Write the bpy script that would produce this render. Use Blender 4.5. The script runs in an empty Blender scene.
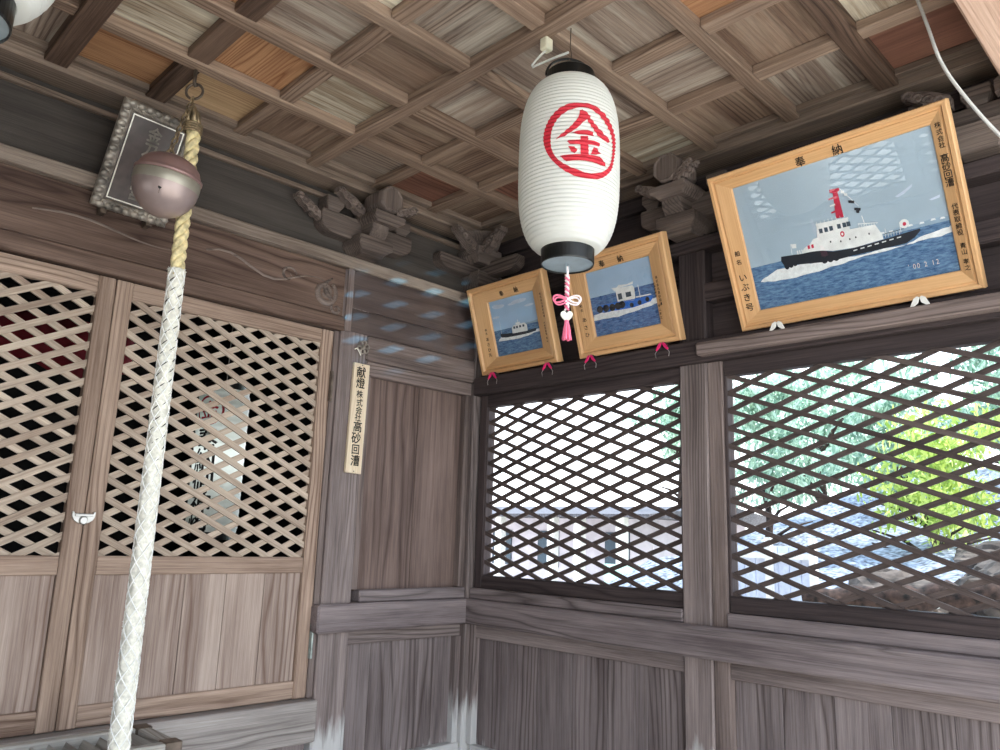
import bpy, bmesh, math, random
from mathutils import Vector, Matrix, Euler
random.seed(7)
C = bpy.context.scene.collection
SC = bpy.context.scene
H = 1.45                      # eye height; heights below are measured from the eye, H lifts them onto the floor

# ------------------------------------------------------------------ camera
cam_d = bpy.data.cameras.new('camera'); cam = bpy.data.objects.new('camera', cam_d); C.objects.link(cam)
yaw, pit, rol = math.radians(44.74765), math.radians(11.709), math.radians(1.886)
f = Vector((math.cos(pit)*math.sin(yaw), math.cos(pit)*math.cos(yaw), math.sin(pit)))
r = Vector((math.cos(yaw), -math.sin(yaw), 0)); u = r.cross(f)
c_, s_ = math.cos(rol), math.sin(rol)
r2 = c_*r + s_*u; u2 = -s_*r + c_*u
M = Matrix((r2, u2, -f)).transposed().to_4x4(); M.translation = Vector((-2.4524, -2.6355, H))
cam.matrix_world = M
cam_d.sensor_width = 36; cam_d.lens = 780.5/1000*36; cam_d.clip_start = 0.02; cam_d.clip_end = 300
SC.camera = cam

# ------------------------------------------------------------------ world, lights, exposure
w = bpy.data.worlds.new('world'); SC.world = w; w.use_nodes = True
nt = w.node_tree; bg = nt.nodes['Background']
tc = nt.nodes.new('ShaderNodeTexCoord'); sep = nt.nodes.new('ShaderNodeSeparateXYZ')
nt.links.new(tc.outputs['Generated'], sep.inputs[0])
rp = nt.nodes.new('ShaderNodeValToRGB'); nt.links.new(sep.outputs['Z'], rp.inputs[0])
rp.color_ramp.elements[0].position = 0.0; rp.color_ramp.elements[0].color = (0.93, 0.97, 1.0, 1)
rp.color_ramp.elements[1].position = 0.7; rp.color_ramp.elements[1].color = (0.55, 0.74, 1.0, 1)
nt.links.new(rp.outputs[0], bg.inputs['Color']); bg.inputs['Strength'].default_value = 2.0
sd = bpy.data.lights.new('sun', 'SUN'); sd.energy = 4.5; sd.angle = 0.01; sd.color = (1.0, 0.94, 0.84)
sun = bpy.data.objects.new('sun', sd); C.objects.link(sun)
sun.rotation_euler = (math.radians(30), math.radians(12), 0)     # high, from behind and to the left of the viewer
# spot lamp added as a stand-in for a sun glint through the viewer-side lattice
gd = bpy.data.lights.new('glint', 'SPOT'); gd.energy = 4000; gd.color = (0.16, 0.6, 1.0); gd.spot_size = math.radians(3.6); gd.spot_blend = 0.7
gd.shadow_soft_size = 0.01
gl = bpy.data.objects.new('glint', gd); C.objects.link(gl)
SC.view_settings.view_transform = 'Standard'; SC.view_settings.look = 'None'
SC.view_settings.gamma = 1.0; SC.view_settings.use_curve_mapping = False
SC.view_settings.exposure = 1.0
_gt = Vector((-0.37, 0, 0.93 + H)); _gdir = Vector((-1.5, -1.0, -0.37)).normalized()
gl.location = _gt + _gdir*9.0
gl.rotation_euler = (-_gdir).to_track_quat('-Z', 'Y').to_euler()

# ------------------------------------------------------------------ materials
def nodes(name):
    m = bpy.data.materials.new(name); m.use_nodes = True
    t = m.node_tree; b = t.nodes['Principled BSDF']
    return m, t, b
def lin(c):
    return tuple(((x/255)/12.92 if x/255 <= .04045 else ((x/255+.055)/1.055)**2.4) for x in c) + (1,)
def plain(name, rgb, rough=.5, metal=0, noise=0.06, ns=30, coat=0, trans=0, bump=0.0):
    m, t, b = nodes(name); N = t.nodes.new; Lk = t.links.new
    nz = N('ShaderNodeTexNoise'); nz.inputs['Scale'].default_value = ns; nz.inputs['Detail'].default_value = 4
    tcn = N('ShaderNodeTexCoord'); Lk(tcn.outputs['Object'], nz.inputs['Vector'])
    r_ = N('ShaderNodeValToRGB'); col = lin(rgb)
    r_.color_ramp.elements[0].color = tuple(max(0, x*(1-noise*2)) for x in col[:3])+(1,)
    r_.color_ramp.elements[1].color = tuple(min(1, x*(1+noise*2)) for x in col[:3])+(1,)
    r_.color_ramp.elements[0].position = .3; r_.color_ramp.elements[1].position = .7
    Lk(nz.outputs['Fac'], r_.inputs[0]); Lk(r_.outputs[0], b.inputs['Base Color'])
    b.inputs['Roughness'].default_value = rough; b.inputs['Metallic'].default_value = metal
    b.inputs['Coat Weight'].default_value = coat
    if trans: b.inputs['Subsurface Weight'].default_value = trans
    if bump:
        bp = N('ShaderNodeBump'); bp.inputs['Strength'].default_value = bump; bp.inputs['Distance'].default_value = .004
        Lk(nz.outputs['Fac'], bp.inputs['Height']); Lk(bp.outputs[0], b.inputs['Normal'])
    return m
def wood(name, dark, light, ring=None, freq=46, wig=2.6,  rough=.72, spec=.3, coat=0, coat_rough=.1, bleach=None, ringamt=.55, pale=None, paleamt=.0, bump=.35):
    """weathered sawn timber; grain runs along x of the 'gc' attribute"""
    freq = freq*1.7; m, t, b = nodes(name); N = t.nodes.new; Lk = t.links.new
    def math_(op, a, c=None, clamp=False):
        n = N('ShaderNodeMath'); n.operation = op; n.use_clamp = clamp
        for i, v in enumerate((a, c)):
            if v is None: continue
            if isinstance(v, (int, float)): n.inputs[i].default_value = v
            else: Lk(v, n.inputs[i])
        return n.outputs[0]
    def noise(vec, sc, det=4, rgh=.55):
        mp = N('ShaderNodeMapping'); mp.inputs['Scale'].default_value = sc; Lk(vec, mp.inputs['Vector'])
        nz = N('ShaderNodeTexNoise'); nz.inputs['Scale'].default_value = 1; nz.inputs['Detail'].default_value = det; nz.inputs['Roughness'].default_value = rgh
        Lk(mp.outputs[0], nz.inputs['Vector']); return nz.outputs['Fac']
    at = N('ShaderNodeAttribute'); at.attribute_name = 'gc'; gc = at.outputs['Vector']
    tn = N('ShaderNodeAttribute'); tn.attribute_name = 'tone'
    sp = N('ShaderNodeSeparateXYZ'); Lk(gc, sp.inputs[0])
    big = noise(gc, (.9, 5.5, 5.5), 2, .5)                       # slow wander -> cathedral figures
    yy = math_('ADD', sp.outputs['Y'], math_('MULTIPLY', sp.outputs['Z'], .6))
    ph = math_('ADD', math_('MULTIPLY', yy, freq), math_('MULTIPLY', big, freq*.04*wig))
    fine0 = noise(gc, (3, 40, 40), 3)
    ph = math_('ADD', ph, math_('MULTIPLY', fine0, .5))
    saw = math_('FRACT', ph)
    line = math_('POWER', math_('SUBTRACT', 1.0, math_('ABSOLUTE', math_('SUBTRACT', math_('MULTIPLY', saw, 2.0), 1.0))), 2.6)
    fib = noise(gc, (5, 330, 330), 4, .7)
    pat = noise(gc, (1.6, 9, 9), 5, .6)
    strk = noise(gc, (2.4, 120, 120), 5, .7)
    bnd = noise(gc, (.5, 13, 13), 2, .5)
    v = math_('ADD', math_('ADD', math_('MULTIPLY', fib, .34), math_('MULTIPLY', strk, .26)), math_('ADD', math_('MULTIPLY', pat, .36), math_('MULTIPLY', bnd, .30)), False)
    msk = noise(gc, (.45, 7, 7), 1, .5); mk = math_('MULTIPLY', math_('SUBTRACT', msk, .46), 9.0, True); mk = math_('ADD', math_('MULTIPLY', mk, .85), .15)
    rmp = N('ShaderNodeValToRGB'); rmp.color_ramp.elements[0].position = .50; rmp.color_ramp.elements[1].position = .76
    rmp.color_ramp.elements[0].color = lin(dark); rmp.color_ramp.elements[1].color = lin(light); Lk(v, rmp.inputs[0])
    mx = N('ShaderNodeMix'); mx.data_type = 'RGBA'; mx.blend_type = 'MULTIPLY'
    rc = ring or tuple(int(x*.72) for x in dark)
    Lk(math_('MULTIPLY', math_('MULTIPLY', line, mk), min(1, ringamt*1.45)), mx.inputs[0]); Lk(rmp.outputs[0], mx.inputs[6]); mx.inputs[7].default_value = lin(rc)
    # ring lines tint toward a darker latewood colour
    mx.blend_type = 'MIX'
    col = mx.outputs[2]
    if paleamt:
        pz = noise(gc, (1.2, 16, 16), 6, .65)
        pr = N('ShaderNodeValToRGB'); pr.color_ramp.elements[0].position = .48; pr.color_ramp.elements[1].position = .66; Lk(pz, pr.inputs[0])
        m3 = N('ShaderNodeMix'); m3.data_type = 'RGBA'; Lk(math_('MULTIPLY', pr.outputs[0], paleamt), m3.inputs[0]); Lk(col, m3.inputs[6]); m3.inputs[7].default_value = lin(pale); col = m3.outputs[2]
    # per-board tone
    m2 = N('ShaderNodeMix'); m2.data_type = 'RGBA'; m2.blend_type = 'MULTIPLY'; m2.inputs[0].default_value = 1
    cb = N('ShaderNodeCombineColor'); [Lk(tn.outputs['Fac'], cb.inputs[i]) for i in range(3)]
    Lk(col, m2.inputs[6]); Lk(cb.outputs[0], m2.inputs[7]); col = m2.outputs[2]
    if bleach is not None:                                       # whitish damp stain creeping up from the foot
        ge = N('ShaderNodeNewGeometry'); s3 = N('ShaderNodeSeparateXYZ'); Lk(ge.outputs['Position'], s3.inputs[0])
        nb = noise(gc, (3.0, 26, 26), 5, .6)
        k = math_('SUBTRACT', math_('ADD', bleach+H, math_('MULTIPLY', nb, .34)), s3.outputs['Z'])
        k = math_('MULTIPLY', k, 14.0, True)
        m4 = N('ShaderNodeMix'); m4.data_type = 'RGBA'; Lk(math_('MULTIPLY', k, .8), m4.inputs[0]); Lk(col, m4.inputs[6]); m4.inputs[7].default_value = lin((205, 205, 203)); col = m4.outputs[2]
    Lk(col, b.inputs['Base Color'])
    b.inputs['Roughness'].default_value = rough; b.inputs['Specular IOR Level'].default_value = spec
    b.inputs['Coat Weight'].default_value = coat; b.inputs['Coat Roughness'].default_value = coat_rough
    bp = N('ShaderNodeBump'); bp.inputs['Strength'].default_value = bump; bp.inputs['Distance'].default_value = .003
    Lk(math_('ADD', math_('MULTIPLY', fib, .8), math_('MULTIPLY', line, -.5)), bp.inputs['Height']); Lk(bp.outputs[0], b.inputs['Normal'])
    return m
W = {}
W['door'] = wood('door_timber', (108, 86, 73), (186, 162, 144), ring=(84, 60, 46))
W['doorpanel'] = wood('door_board', (122, 102, 92), (184, 166, 154), ring=(98, 72, 60), freq=30)
W['lat'] = wood('lattice_strip', (146, 126, 110), (204, 188, 170), ringamt=.2)
W['old'] = wood('old_timber', (84, 72, 68), (150, 134, 128), ring=(60, 48, 44))
W['oldb'] = wood('damp_foot_timber', (88, 77, 75), (156, 142, 138), ring=(62, 52, 48), bleach=-.84)
W['board'] = wood('old_board', (90, 80, 80), (152, 140, 138), ring=(62, 50, 46), freq=24, wig=3.6, bleach=-1.04)
W['boardup'] = wood('upper_board', (84, 68, 62), (136, 116, 108), ring=(60, 44, 40), freq=20, wig=3)
W['rail'] = wood('rail_timber', (88, 78, 79), (150, 138, 137), ring=(64, 56, 54), freq=36, wig=4)
W['plinth'] = wood('pale_plinth_timber', (120, 112, 108), (184, 176, 170), ring=(92, 84, 80), freq=30, wig=4)
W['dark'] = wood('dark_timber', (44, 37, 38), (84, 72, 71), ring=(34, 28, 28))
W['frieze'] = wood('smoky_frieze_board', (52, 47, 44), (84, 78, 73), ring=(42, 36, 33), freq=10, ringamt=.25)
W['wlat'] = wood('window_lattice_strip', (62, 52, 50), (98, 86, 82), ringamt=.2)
W['beam'] = wood('carved_beam_timber', (72, 54, 46), (126, 104, 92), ring=(50, 32, 26), freq=20, wig=5)
W['ledge'] = wood('weathered_ledge', (98, 84, 76), (172, 156, 142), ring=(66, 52, 44), freq=50, pale=(190, 178, 164), paleamt=.3)
W['bracket'] = wood('bracket_timber', (68, 58, 54), (128, 114, 106), ring=(48, 38, 34))
W['gloss'] = wood('varnished_board', (70, 58, 56), (108, 94, 90), ring=(50, 38, 36), freq=16, rough=.45, spec=.6, coat=.5, coat_rough=.08)
W['batten'] = wood('ceiling_batten', (110, 88, 74), (178, 154, 134), ring=(84, 62, 50))
W['battend'] = wood('dark_batten', (76, 58, 48), (132, 108, 92), ring=(46, 32, 26), freq=24, wig=5)
W['cbeam'] = wood('ceiling_beam', (92, 78, 68), (162, 142, 126), ring=(62, 48, 40))
W['c_grey'] = wood('grey_ceiling_board', (104, 86, 76), (180, 162, 146), ring=(74, 56, 48), freq=34, wig=3.5, pale=(222, 214, 198), paleamt=.55)
W['c_pale'] = wood('pale_ceiling_board', (128, 108, 90), (204, 186, 160), ring=(90, 70, 54), freq=34, wig=3.5, pale=(240, 234, 214), paleamt=.9)
W['c_brown'] = wood('brown_ceiling_board', (92, 70, 58), (160, 134, 114), ring=(64, 46, 38), freq=34, wig=4, pale=(200, 180, 158), paleamt=.4)
W['c_orange'] = wood('orange_ceiling_board', (150, 106, 76), (208, 162, 120), ring=(120, 70, 40), freq=40, wig=7)
W['c_tan'] = wood('tan_ceiling_board', (168, 134, 98), (222, 190, 150), ring=(136, 100, 70), freq=40, wig=5)
W['c_red'] = wood('reddish_ceiling_board', (104, 70, 58), (150, 106, 88), ring=(78, 48, 38), freq=24, wig=5)
W['honey'] = wood('honey_frame_wood', (196, 148, 98), (226, 182, 132), ring=(180, 126, 78), freq=70, rough=.42, spec=.5, ringamt=.3, bump=.08)
W['honeyd'] = wood('reddish_frame_wood', (178, 118, 84), (214, 156, 120), ring=(158, 98, 68), freq=70, rough=.42, spec=.5, ringamt=.3, bump=.08)
W['plaque'] = wood('pale_plaque_wood', (224, 200, 168), (246, 230, 204), ring=(200, 168, 126), freq=80, ringamt=.25, bump=.05)
W['tan'] = wood('tan_beam', (176, 142, 122), (214, 184, 164), ring=(150, 112, 92), freq=50)
W['boxw'] = wood('offering_box_timber', (150, 146, 138), (196, 192, 184), ring=(120, 112, 104))
P = {}
P['ink'] = plain('black_ink', (22, 20, 20), .6)
P['blackring'] = plain('black_lacquer', (14, 16, 16), .3, noise=.02)
P['disc'] = plain('lantern_base_plate', (150, 164, 170), .35, metal=.3)
P['red'] = plain('red_ink', (184, 26, 46), .65)
P['white'] = plain('white_paint', (232, 230, 224), .5)
P['cream'] = plain('cream_plastic', (225, 220, 195), .4)
P['cable'] = plain('grey_white_cable', (205, 203, 198), .45)
P['iron'] = plain('rusty_iron', (104, 92, 82), .5, metal=.6, noise=.2)
P['steel'] = plain('brushed_steel', (188, 186, 182), .35, metal=.8)
P['hinge'] = plain('green_grey_hinge', (150, 160, 156), .4, metal=.6, noise=.2)
P['pink'] = plain('pink_plastic', (226, 40, 110), .35)
P['pinkt'] = plain('pink_thread', (240, 120, 150), .8)
P['pinkw'] = plain('white_thread', (240, 225, 225), .8)
P['heart'] = plain('white_shell', (226, 224, 210), .35)
P['glassy'] = plain('dark_slot', (10, 8, 8), .6)
P['grille'] = plain('dark_opening', (14, 13, 14), .9)
P['void'] = plain('unlit_interior', (24, 21, 20), .95)  # near-black colour stands in for the shade of the inner room
P['curtain'] = plain('dark_red_curtain', (120, 20, 34), .9)
P['bronze'] = plain('mauve_bronze', (166, 148, 144), .36, metal=.45, noise=.12, ns=9, bump=.15)
P['bronzeb'] = plain('greenish_bronze_band', (164, 158, 144), .38, metal=.45, noise=.1, ns=9)
P['bronzec'] = plain('reddish_bronze_cap', (156, 126, 122), .38, metal=.4, noise=.1, ns=9)
P['pewter'] = plain('tarnished_silver_relief', (150, 142, 132), .42, metal=.45, noise=.3, ns=24, bump=.3)
P['silver'] = plain('silver_lining', (226, 222, 210), .35, metal=.3)
P['plqdark'] = plain('charcoal_panel', (78, 66, 63), .4, noise=.12)
P['stone'] = plain('grey_ground', (176, 170, 160), .9, noise=.25, ns=3)
P['floorm'] = plain('outside_paving', (212, 206, 194), .85, noise=.15, ns=2)
P['ropey'] = plain('cream_hemp', (222, 206, 158), .85, noise=.18, ns=60, bump=.3)
P['ropew'] = plain('off_white_sheath', (224, 221, 208), .8, noise=.1, ns=90, bump=.4)
P['ropen'] = plain('white_netting', (240, 240, 236), .7)
P['chain'] = plain('aged_brass_chain', (150, 132, 104), .45, metal=.6, noise=.3)
P['plaster'] = plain('lavender_grey_wall', (196, 188, 196), .9, noise=.05, ns=5)
P['fence'] = plain('bluish_white_board', (200, 208, 228), .7, noise=.06)
P['teal'] = plain('teal_sheet', (168, 208, 192), .5)
P['tile'] = plain('dark_roof_tile', (74, 72, 78), .7, noise=.3)
P['bark'] = plain('brown_bark', (52, 39, 34), .95, noise=.6, ns=26, bump=1.0)
P['rock'] = plain('grey_brown_rock', (78, 70, 64), .95, noise=.4, ns=8, bump=1.0)
P['gravel'] = plain('bluish_gravel', (116, 124, 138), .9, noise=.45, ns=22, bump=.6)
P['rim'] = plain('lid_white', (220, 226, 222), .5)
def leafm(name, a, b_, tr=.5):
    m, t, b = nodes(name); N = t.nodes.new; Lk = t.links.new
    at = N('ShaderNodeAttribute'); at.attribute_name = 'tone'
    r_ = N('ShaderNodeValToRGB'); r_.color_ramp.elements[0].color = lin(a); r_.color_ramp.elements[1].color = lin(b_)
    Lk(at.outputs['Fac'], r_.inputs[0]); Lk(r_.outputs[0], b.inputs['Base Color']); b.inputs['Roughness'].default_value = .5
    tr_ = N('ShaderNodeBsdfTranslucent'); Lk(r_.outputs[0], tr_.inputs[0]); mx = N('ShaderNodeMixShader'); mx.inputs[0].default_value = tr
    Lk(b.outputs[0], mx.inputs[1]); Lk(tr_.outputs[0], mx.inputs[2]); Lk(mx.outputs[0], t.nodes['Material Output'].inputs[0]); return m
P['leafteal'] = leafm('blue_green_leaves', (112, 148, 128), (202, 224, 204), .5)
P['leafyel'] = leafm('yellow_green_leaves', (124, 156, 62), (214, 226, 132), .5)
P['leafdk'] = leafm('mid_green_leaves', (92, 128, 84), (176, 206, 140), .5)
# lantern paper: thin, lets light through
m, t, b = nodes('lantern_paper'); N = t.nodes.new
b.inputs['Base Color'].default_value = lin((230, 230, 224)); b.inputs['Roughness'].default_value = .55
tr_ = N('ShaderNodeBsdfTranslucent'); tr_.inputs[0].default_value = lin((236, 236, 226)); mx = N('ShaderNodeMixShader'); mx.inputs[0].default_value = .3
t.links.new(b.outputs[0], mx.inputs[1]); t.links.new(tr_.outputs[0], mx.inputs[2]); t.links.new(mx.outputs[0], t.nodes['Material Output'].inputs[0])
P['paper'] = m
# glass of the pictures
m, t, b = nodes('picture_glass'); N = t.nodes.new
gls = N('ShaderNodeBsdfGlossy'); gls.inputs['Roughness'].default_value = .006; tp = N('ShaderNodeBsdfTransparent'); fr = N('ShaderNodeFresnel'); gg = N('ShaderNodeNewGeometry'); ms = N('ShaderNodeMix'); ms.data_type = 'FLOAT'; ms.inputs[2].default_value = 1.8; ms.inputs[3].default_value = 1/1.8; t.links.new(gg.outputs['Backfacing'], ms.inputs[0]); t.links.new(ms.outputs[0], fr.inputs[0])
mx = N('ShaderNodeMixShader'); t.links.new(fr.outputs[0], mx.inputs[0]); t.links.new(tp.outputs[0], mx.inputs[1]); t.links.new(gls.outputs[0], mx.inputs[2]); t.links.new(mx.outputs[0], t.nodes['Material Output'].inputs[0])
P['glass'] = m
def sea_mat(name, a, b_):
    m, t, b = nodes(name); N = t.nodes.new; Lk = t.links.new
    tcn = N('ShaderNodeTexCoord'); mp = N('ShaderNodeMapping'); mp.inputs['Scale'].default_value = (26, 26, 120); Lk(tcn.outputs['Object'], mp.inputs[0])
    nz = N('ShaderNodeTexNoise'); nz.inputs['Scale'].default_value = 1.6; nz.inputs['Detail'].default_value = 6; nz.inputs['Roughness'].default_value = .7; Lk(mp.outputs[0], nz.inputs['Vector'])
    r_ = N('ShaderNodeValToRGB'); r_.color_ramp.elements[0].position = .36; r_.color_ramp.elements[1].position = .68; r_.color_ramp.elements[0].color = lin(a); r_.color_ramp.elements[1].color = lin(b_)
    Lk(nz.outputs['Fac'], r_.inputs[0]); Lk(r_.outputs[0], b.inputs['Base Color']); b.inputs['Roughness'].default_value = .6; return m
P['sea'] = sea_mat('printed_sea', (44, 84, 130), (122, 160, 192))
P['sea2'] = sea_mat('printed_dark_sea', (38, 74, 128), (110, 150, 198))
P['sky'] = plain('printed_hazy_sky', (172, 192, 206), .6, noise=.05, ns=4)
P['sky2'] = plain('printed_blue_sky', (172, 202, 230), .6, noise=.05, ns=5)
P['cloud'] = plain('printed_cloud', (204, 216, 232), .6)
P['hill'] = plain('printed_far_coast', (150, 174, 194), .6)
P['foam'] = plain('printed_foam', (236, 240, 240), .6, noise=.06, ns=80)
P['hull'] = plain('printed_dark_hull', (28, 34, 44), .6)
P['hullb'] = plain('printed_blue_hull', (44, 112, 206), .6)
P['cabin'] = plain('printed_white_cabin', (236, 238, 236), .6)
P['funnel'] = plain('printed_red_mast', (196, 40, 70), .6)
P['pane'] = plain('printed_window', (60, 76, 90), .6)
P['date'] = plain('printed_date', (232, 214, 200), .6)

# ------------------------------------------------------------------ mesh building
class MB:
    def __init__(s): s.v = []; s.f = []; s.g = []; s.t = []; s.mi = []; s.cm = 0
    def add(s, vs, fs, gax=None, tone=None, off=None):
        """vs world vectors (z from eye); gax = (dir along grain, dir2) ; every call is one board with its own grain offset"""
        n = len(s.v); vs = [Vector(p) for p in vs]
        a = Vector(gax).normalized() if gax is not None else Vector((0, 0, 1))
        q = Vector((0, 0, 1)) if abs(a.z) < .9 else Vector((1, 0, 0))
        b = a.cross(q).normalized(); c = a.cross(b)
        o = off or (random.uniform(0, 40), random.uniform(0, 40), random.uniform(0, 40))
        tt = tone if tone is not None else random.uniform(.88, 1.1)
        for p in vs:
            s.v.append(p); s.g.append((p.dot(a)+o[0], p.dot(b)+o[1], p.dot(c)+o[2])); s.t.append(tt)
        for q_ in fs: s.f.append(tuple(i+n for i in q_)); s.mi.append(s.cm)
    def box(s, x0, x1, y0, y1, z0, z1, g='long', tone=None):
        d = (abs(x1-x0), abs(y1-y0), abs(z1-z0))
        ax = {'x': (1, 0, 0), 'y': (0, 1, 0), 'z': (0, 0, 1)}.get(g) or [(1, 0, 0), (0, 1, 0), (0, 0, 1)][d.index(max(d))]
        vs = [(x, y, z) for x in (min(x0, x1), max(x0, x1)) for y in (min(y0, y1), max(y0, y1)) for z in (min(z0, z1), max(z0, z1))]
        s.add(vs, [(0, 1, 3, 2), (4, 6, 7, 5), (0, 4, 5, 1), (2, 3, 7, 6), (0, 2, 6, 4), (1, 5, 7, 3)], ax, tone)
    def prism(s, pts, ext, g=None, tone=None):
        """extrude a planar polygon (list of 3-vectors) along ext"""
        ext = Vector(ext); n = len(pts); pts = [Vector(p) for p in pts]
        vs = pts + [p+ext for p in pts]
        nrm = sum(((pts[i]-pts[0]).cross(pts[(i+1) % n]-pts[0]) for i in range(n)), Vector())
        fs = [tuple(range(n)), tuple(range(2*n-1, n-1, -1))] + [(i, n+i, n+(i+1) % n, (i+1) % n) for i in range(n)]
        if nrm.dot(ext) > 0: fs = [tuple(reversed(q)) for q in fs]
        s.add(vs, fs, g or ext, tone)
    def tube(s, pts, rad, seg=8, closed=False, caps=True, g=None, tone=None):
        pts = [Vector(p) for p in pts]; n = len(pts); vs = []; fs = []
        rads = rad if isinstance(rad, (list, tuple)) else [rad]*n
        up = None
        for i, p in enumerate(pts):
            a = pts[(i+1) % n] if (closed or i < n-1) else p; b = pts[i-1] if (closed or i > 0) else p
            d = (a-b).normalized()
            if up is None: up = d.orthogonal().normalized()
            up = (up - d*up.dot(d)).normalized(); sd_ = d.cross(up)
            for k in range(seg):
                an = 2*math.pi*k/seg; vs.append(p + (up*math.cos(an)+sd_*math.sin(an))*rads[i])
        for i in range(n if closed else n-1):
            j = (i+1) % n
            for k in range(seg):
                k2 = (k+1) % seg; fs.append((i*seg+k, i*seg+k2, j*seg+k2, j*seg+k))
        if caps and not closed: fs.append(tuple(reversed(range(seg)))); fs.append(tuple(range((n-1)*seg, n*seg)))
        s.add(vs, fs, g or (pts[-1]-pts[0] if (pts[-1]-pts[0]).length > 1e-6 else (0, 0, 1)), tone)
    def lathe(s, cx, cy, prof, seg=32, tone=None, close=True):
        vs = []; fs = []
        for r_, z in prof:
            for k in range(seg):
                a = 2*math.pi*k/seg; vs.append((cx+r_*math.cos(a), cy+r_*math.sin(a), z))
        n = len(prof)
        for i in range(n-1):
            for k in range(seg):
                k2 = (k+1) % seg; fs.append((i*seg+k, (i+1)*seg+k, (i+1)*seg+k2, i*seg+k2))
        if close:
            fs.append(tuple(range(seg))); fs.append(tuple(reversed(range((n-1)*seg, n*seg))))
        s.add(vs, fs, (0, 0, 1), tone)
    def build(s, name, mat, parent=None, bevel=0, smooth=False, T=None, segs=1):
        me = bpy.data.meshes.new(name)
        base = Vector(parent.get('_loc', (0, 0, 0))) if parent is not None else Vector((0, 0, 0))
        vs = [(T @ p if T is not None else p) for p in s.v]
        vs = [p + Vector((0, 0, H)) - base for p in vs]
        me.from_pydata([tuple(p) for p in vs], [], s.f)
        a = me.attributes.new('gc', 'FLOAT_VECTOR', 'POINT'); a.data.foreach_set('vector', [c for g in s.g for c in g])
        a = me.attributes.new('tone', 'FLOAT', 'POINT'); a.data.foreach_set('value', s.t)
        mats = mat if isinstance(mat, (list, tuple)) else [mat]
        for q in mats: me.materials.append(q)
        if len(mats) > 1: me.polygons.foreach_set('material_index', s.mi)
        if smooth: me.polygons.foreach_set('use_smooth', [True]*len(me.polygons))
        me.update()
        o = bpy.data.objects.new(name, me); C.objects.link(o)
        if parent is not None: o.parent = parent
        if bevel:
            bv = o.modifiers.new('edge', 'BEVEL'); bv.width = bevel; bv.segments = segs; bv.limit_method = 'ANGLE'; bv.angle_limit = math.radians(40)
        return o
def thing(name, loc, label, cat, group=None):
    o = bpy.data.objects.new(name, None); C.objects.link(o); o.empty_display_size = .05
    L = Vector(loc) + Vector((0, 0, H)); o.location = L; o['_loc'] = tuple(L)
    o['label'] = label; o['category'] = cat
    if group: o['group'] = group
    return o
def tag(o, label, cat, group=None, kind=None):
    o['label'] = label; o['category'] = cat
    if group: o['group'] = group
    if kind: o['kind'] = kind
    return o
def struct(name, mb, mat, bevel=0.003, parent=None):
    o = mb.build(name, mat, parent, bevel)
    if parent is None: o['kind'] = 'structure'
    return o
def semp(name, loc):
    o = bpy.data.objects.new(name, None); C.objects.link(o); o.empty_display_size = .05
    L = Vector(loc) + Vector((0, 0, H)); o.location = L; o['_loc'] = tuple(L); o['kind'] = 'structure'; return o
TRIM = [0]
def trim(mb, mat, bevel=.003):
    TRIM[0] += 1; return struct('trim_%d' % TRIM[0], mb, mat, bevel)
def clip_poly(poly, a0, a1, b0, b1):
    def cut(ps, ins, inter):
        out = []
        for i in range(len(ps)):
            A, B = ps[i-1], ps[i]
            if ins(B):
                if not ins(A): out.append(inter(A, B))
                out.append(B)
            elif ins(A): out.append(inter(A, B))
        return out
    def xi(v, k):
        return lambda A, B: tuple(A[j]+(B[j]-A[j])*((v-A[k])/(B[k]-A[k])) for j in (0, 1))
    for k, v, sg in ((0, a0, 1), (0, a1, -1), (1, b0, 1), (1, b1, -1)):
        if len(poly) < 3: return []
        poly = cut(poly, lambda q, k=k, v=v, sg=sg: sg*(q[k]-v) >= -1e-9, xi(v, k))
    return poly
def lattice(mb, plane, off_f, off_b, dep, u0, u1, z0, z1, pu, pz, cu, cz, frac, flip=1):
    """crossed laths: the hole centres sit at (cu + i*pu/2, cz + j*pz/2), laths +-pz/pu slope, vertical thickness frac*pz"""
    sl = pz/pu; th = frac*pz/2
    for layer, sg in ((0, flip), (1, -flip)):
        off = off_f if layer == 0 else off_b
        k0 = cz - sg*sl*cu                 # intercept through the hole centre; lath intercepts are offset by half a period
        n0 = int((z0-(sl*max(abs(u0), abs(u1)))*1.1-k0-2)/pz)-2; n1 = int((z1+(sl*max(abs(u0), abs(u1)))*1.1-k0+2)/pz)+2
        for n in range(n0, n1):
            k = k0 + (n+.5)*pz
            ua, ub = u0-.1, u1+.1
            poly = [(ua, sg*sl*ua+k-th), (ub, sg*sl*ub+k-th), (ub, sg*sl*ub+k+th), (ua, sg*sl*ua+k+th)]
            poly = clip_poly(poly, u0, u1, z0, z1)
            if len(poly) < 3: continue
            if plane == 'L': pts = [(p[0], off, p[1]) for p in poly]; ext = (0, dep, 0); g = (1, 0, sg*sl)
            else: pts = [(off, p[0], p[1]) for p in poly]; ext = (dep, 0, 0); g = (0, 1, sg*sl)
            mb.prism(pts, ext, g)

# ================================================================== FLOOR AND OUTSIDE GROUND
FZ = -H
mb = MB(); mb.box(-3.45, .2, -2.45, 3.2, FZ-.1, FZ, 'y'); struct('floor', mb, W['rail'], 0)
mb = MB(); mb.box(-30, 40, -30, 40, FZ-.35, FZ-.12); o = mb.build('ground', P['floorm']); o['kind'] = 'structure'

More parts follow.
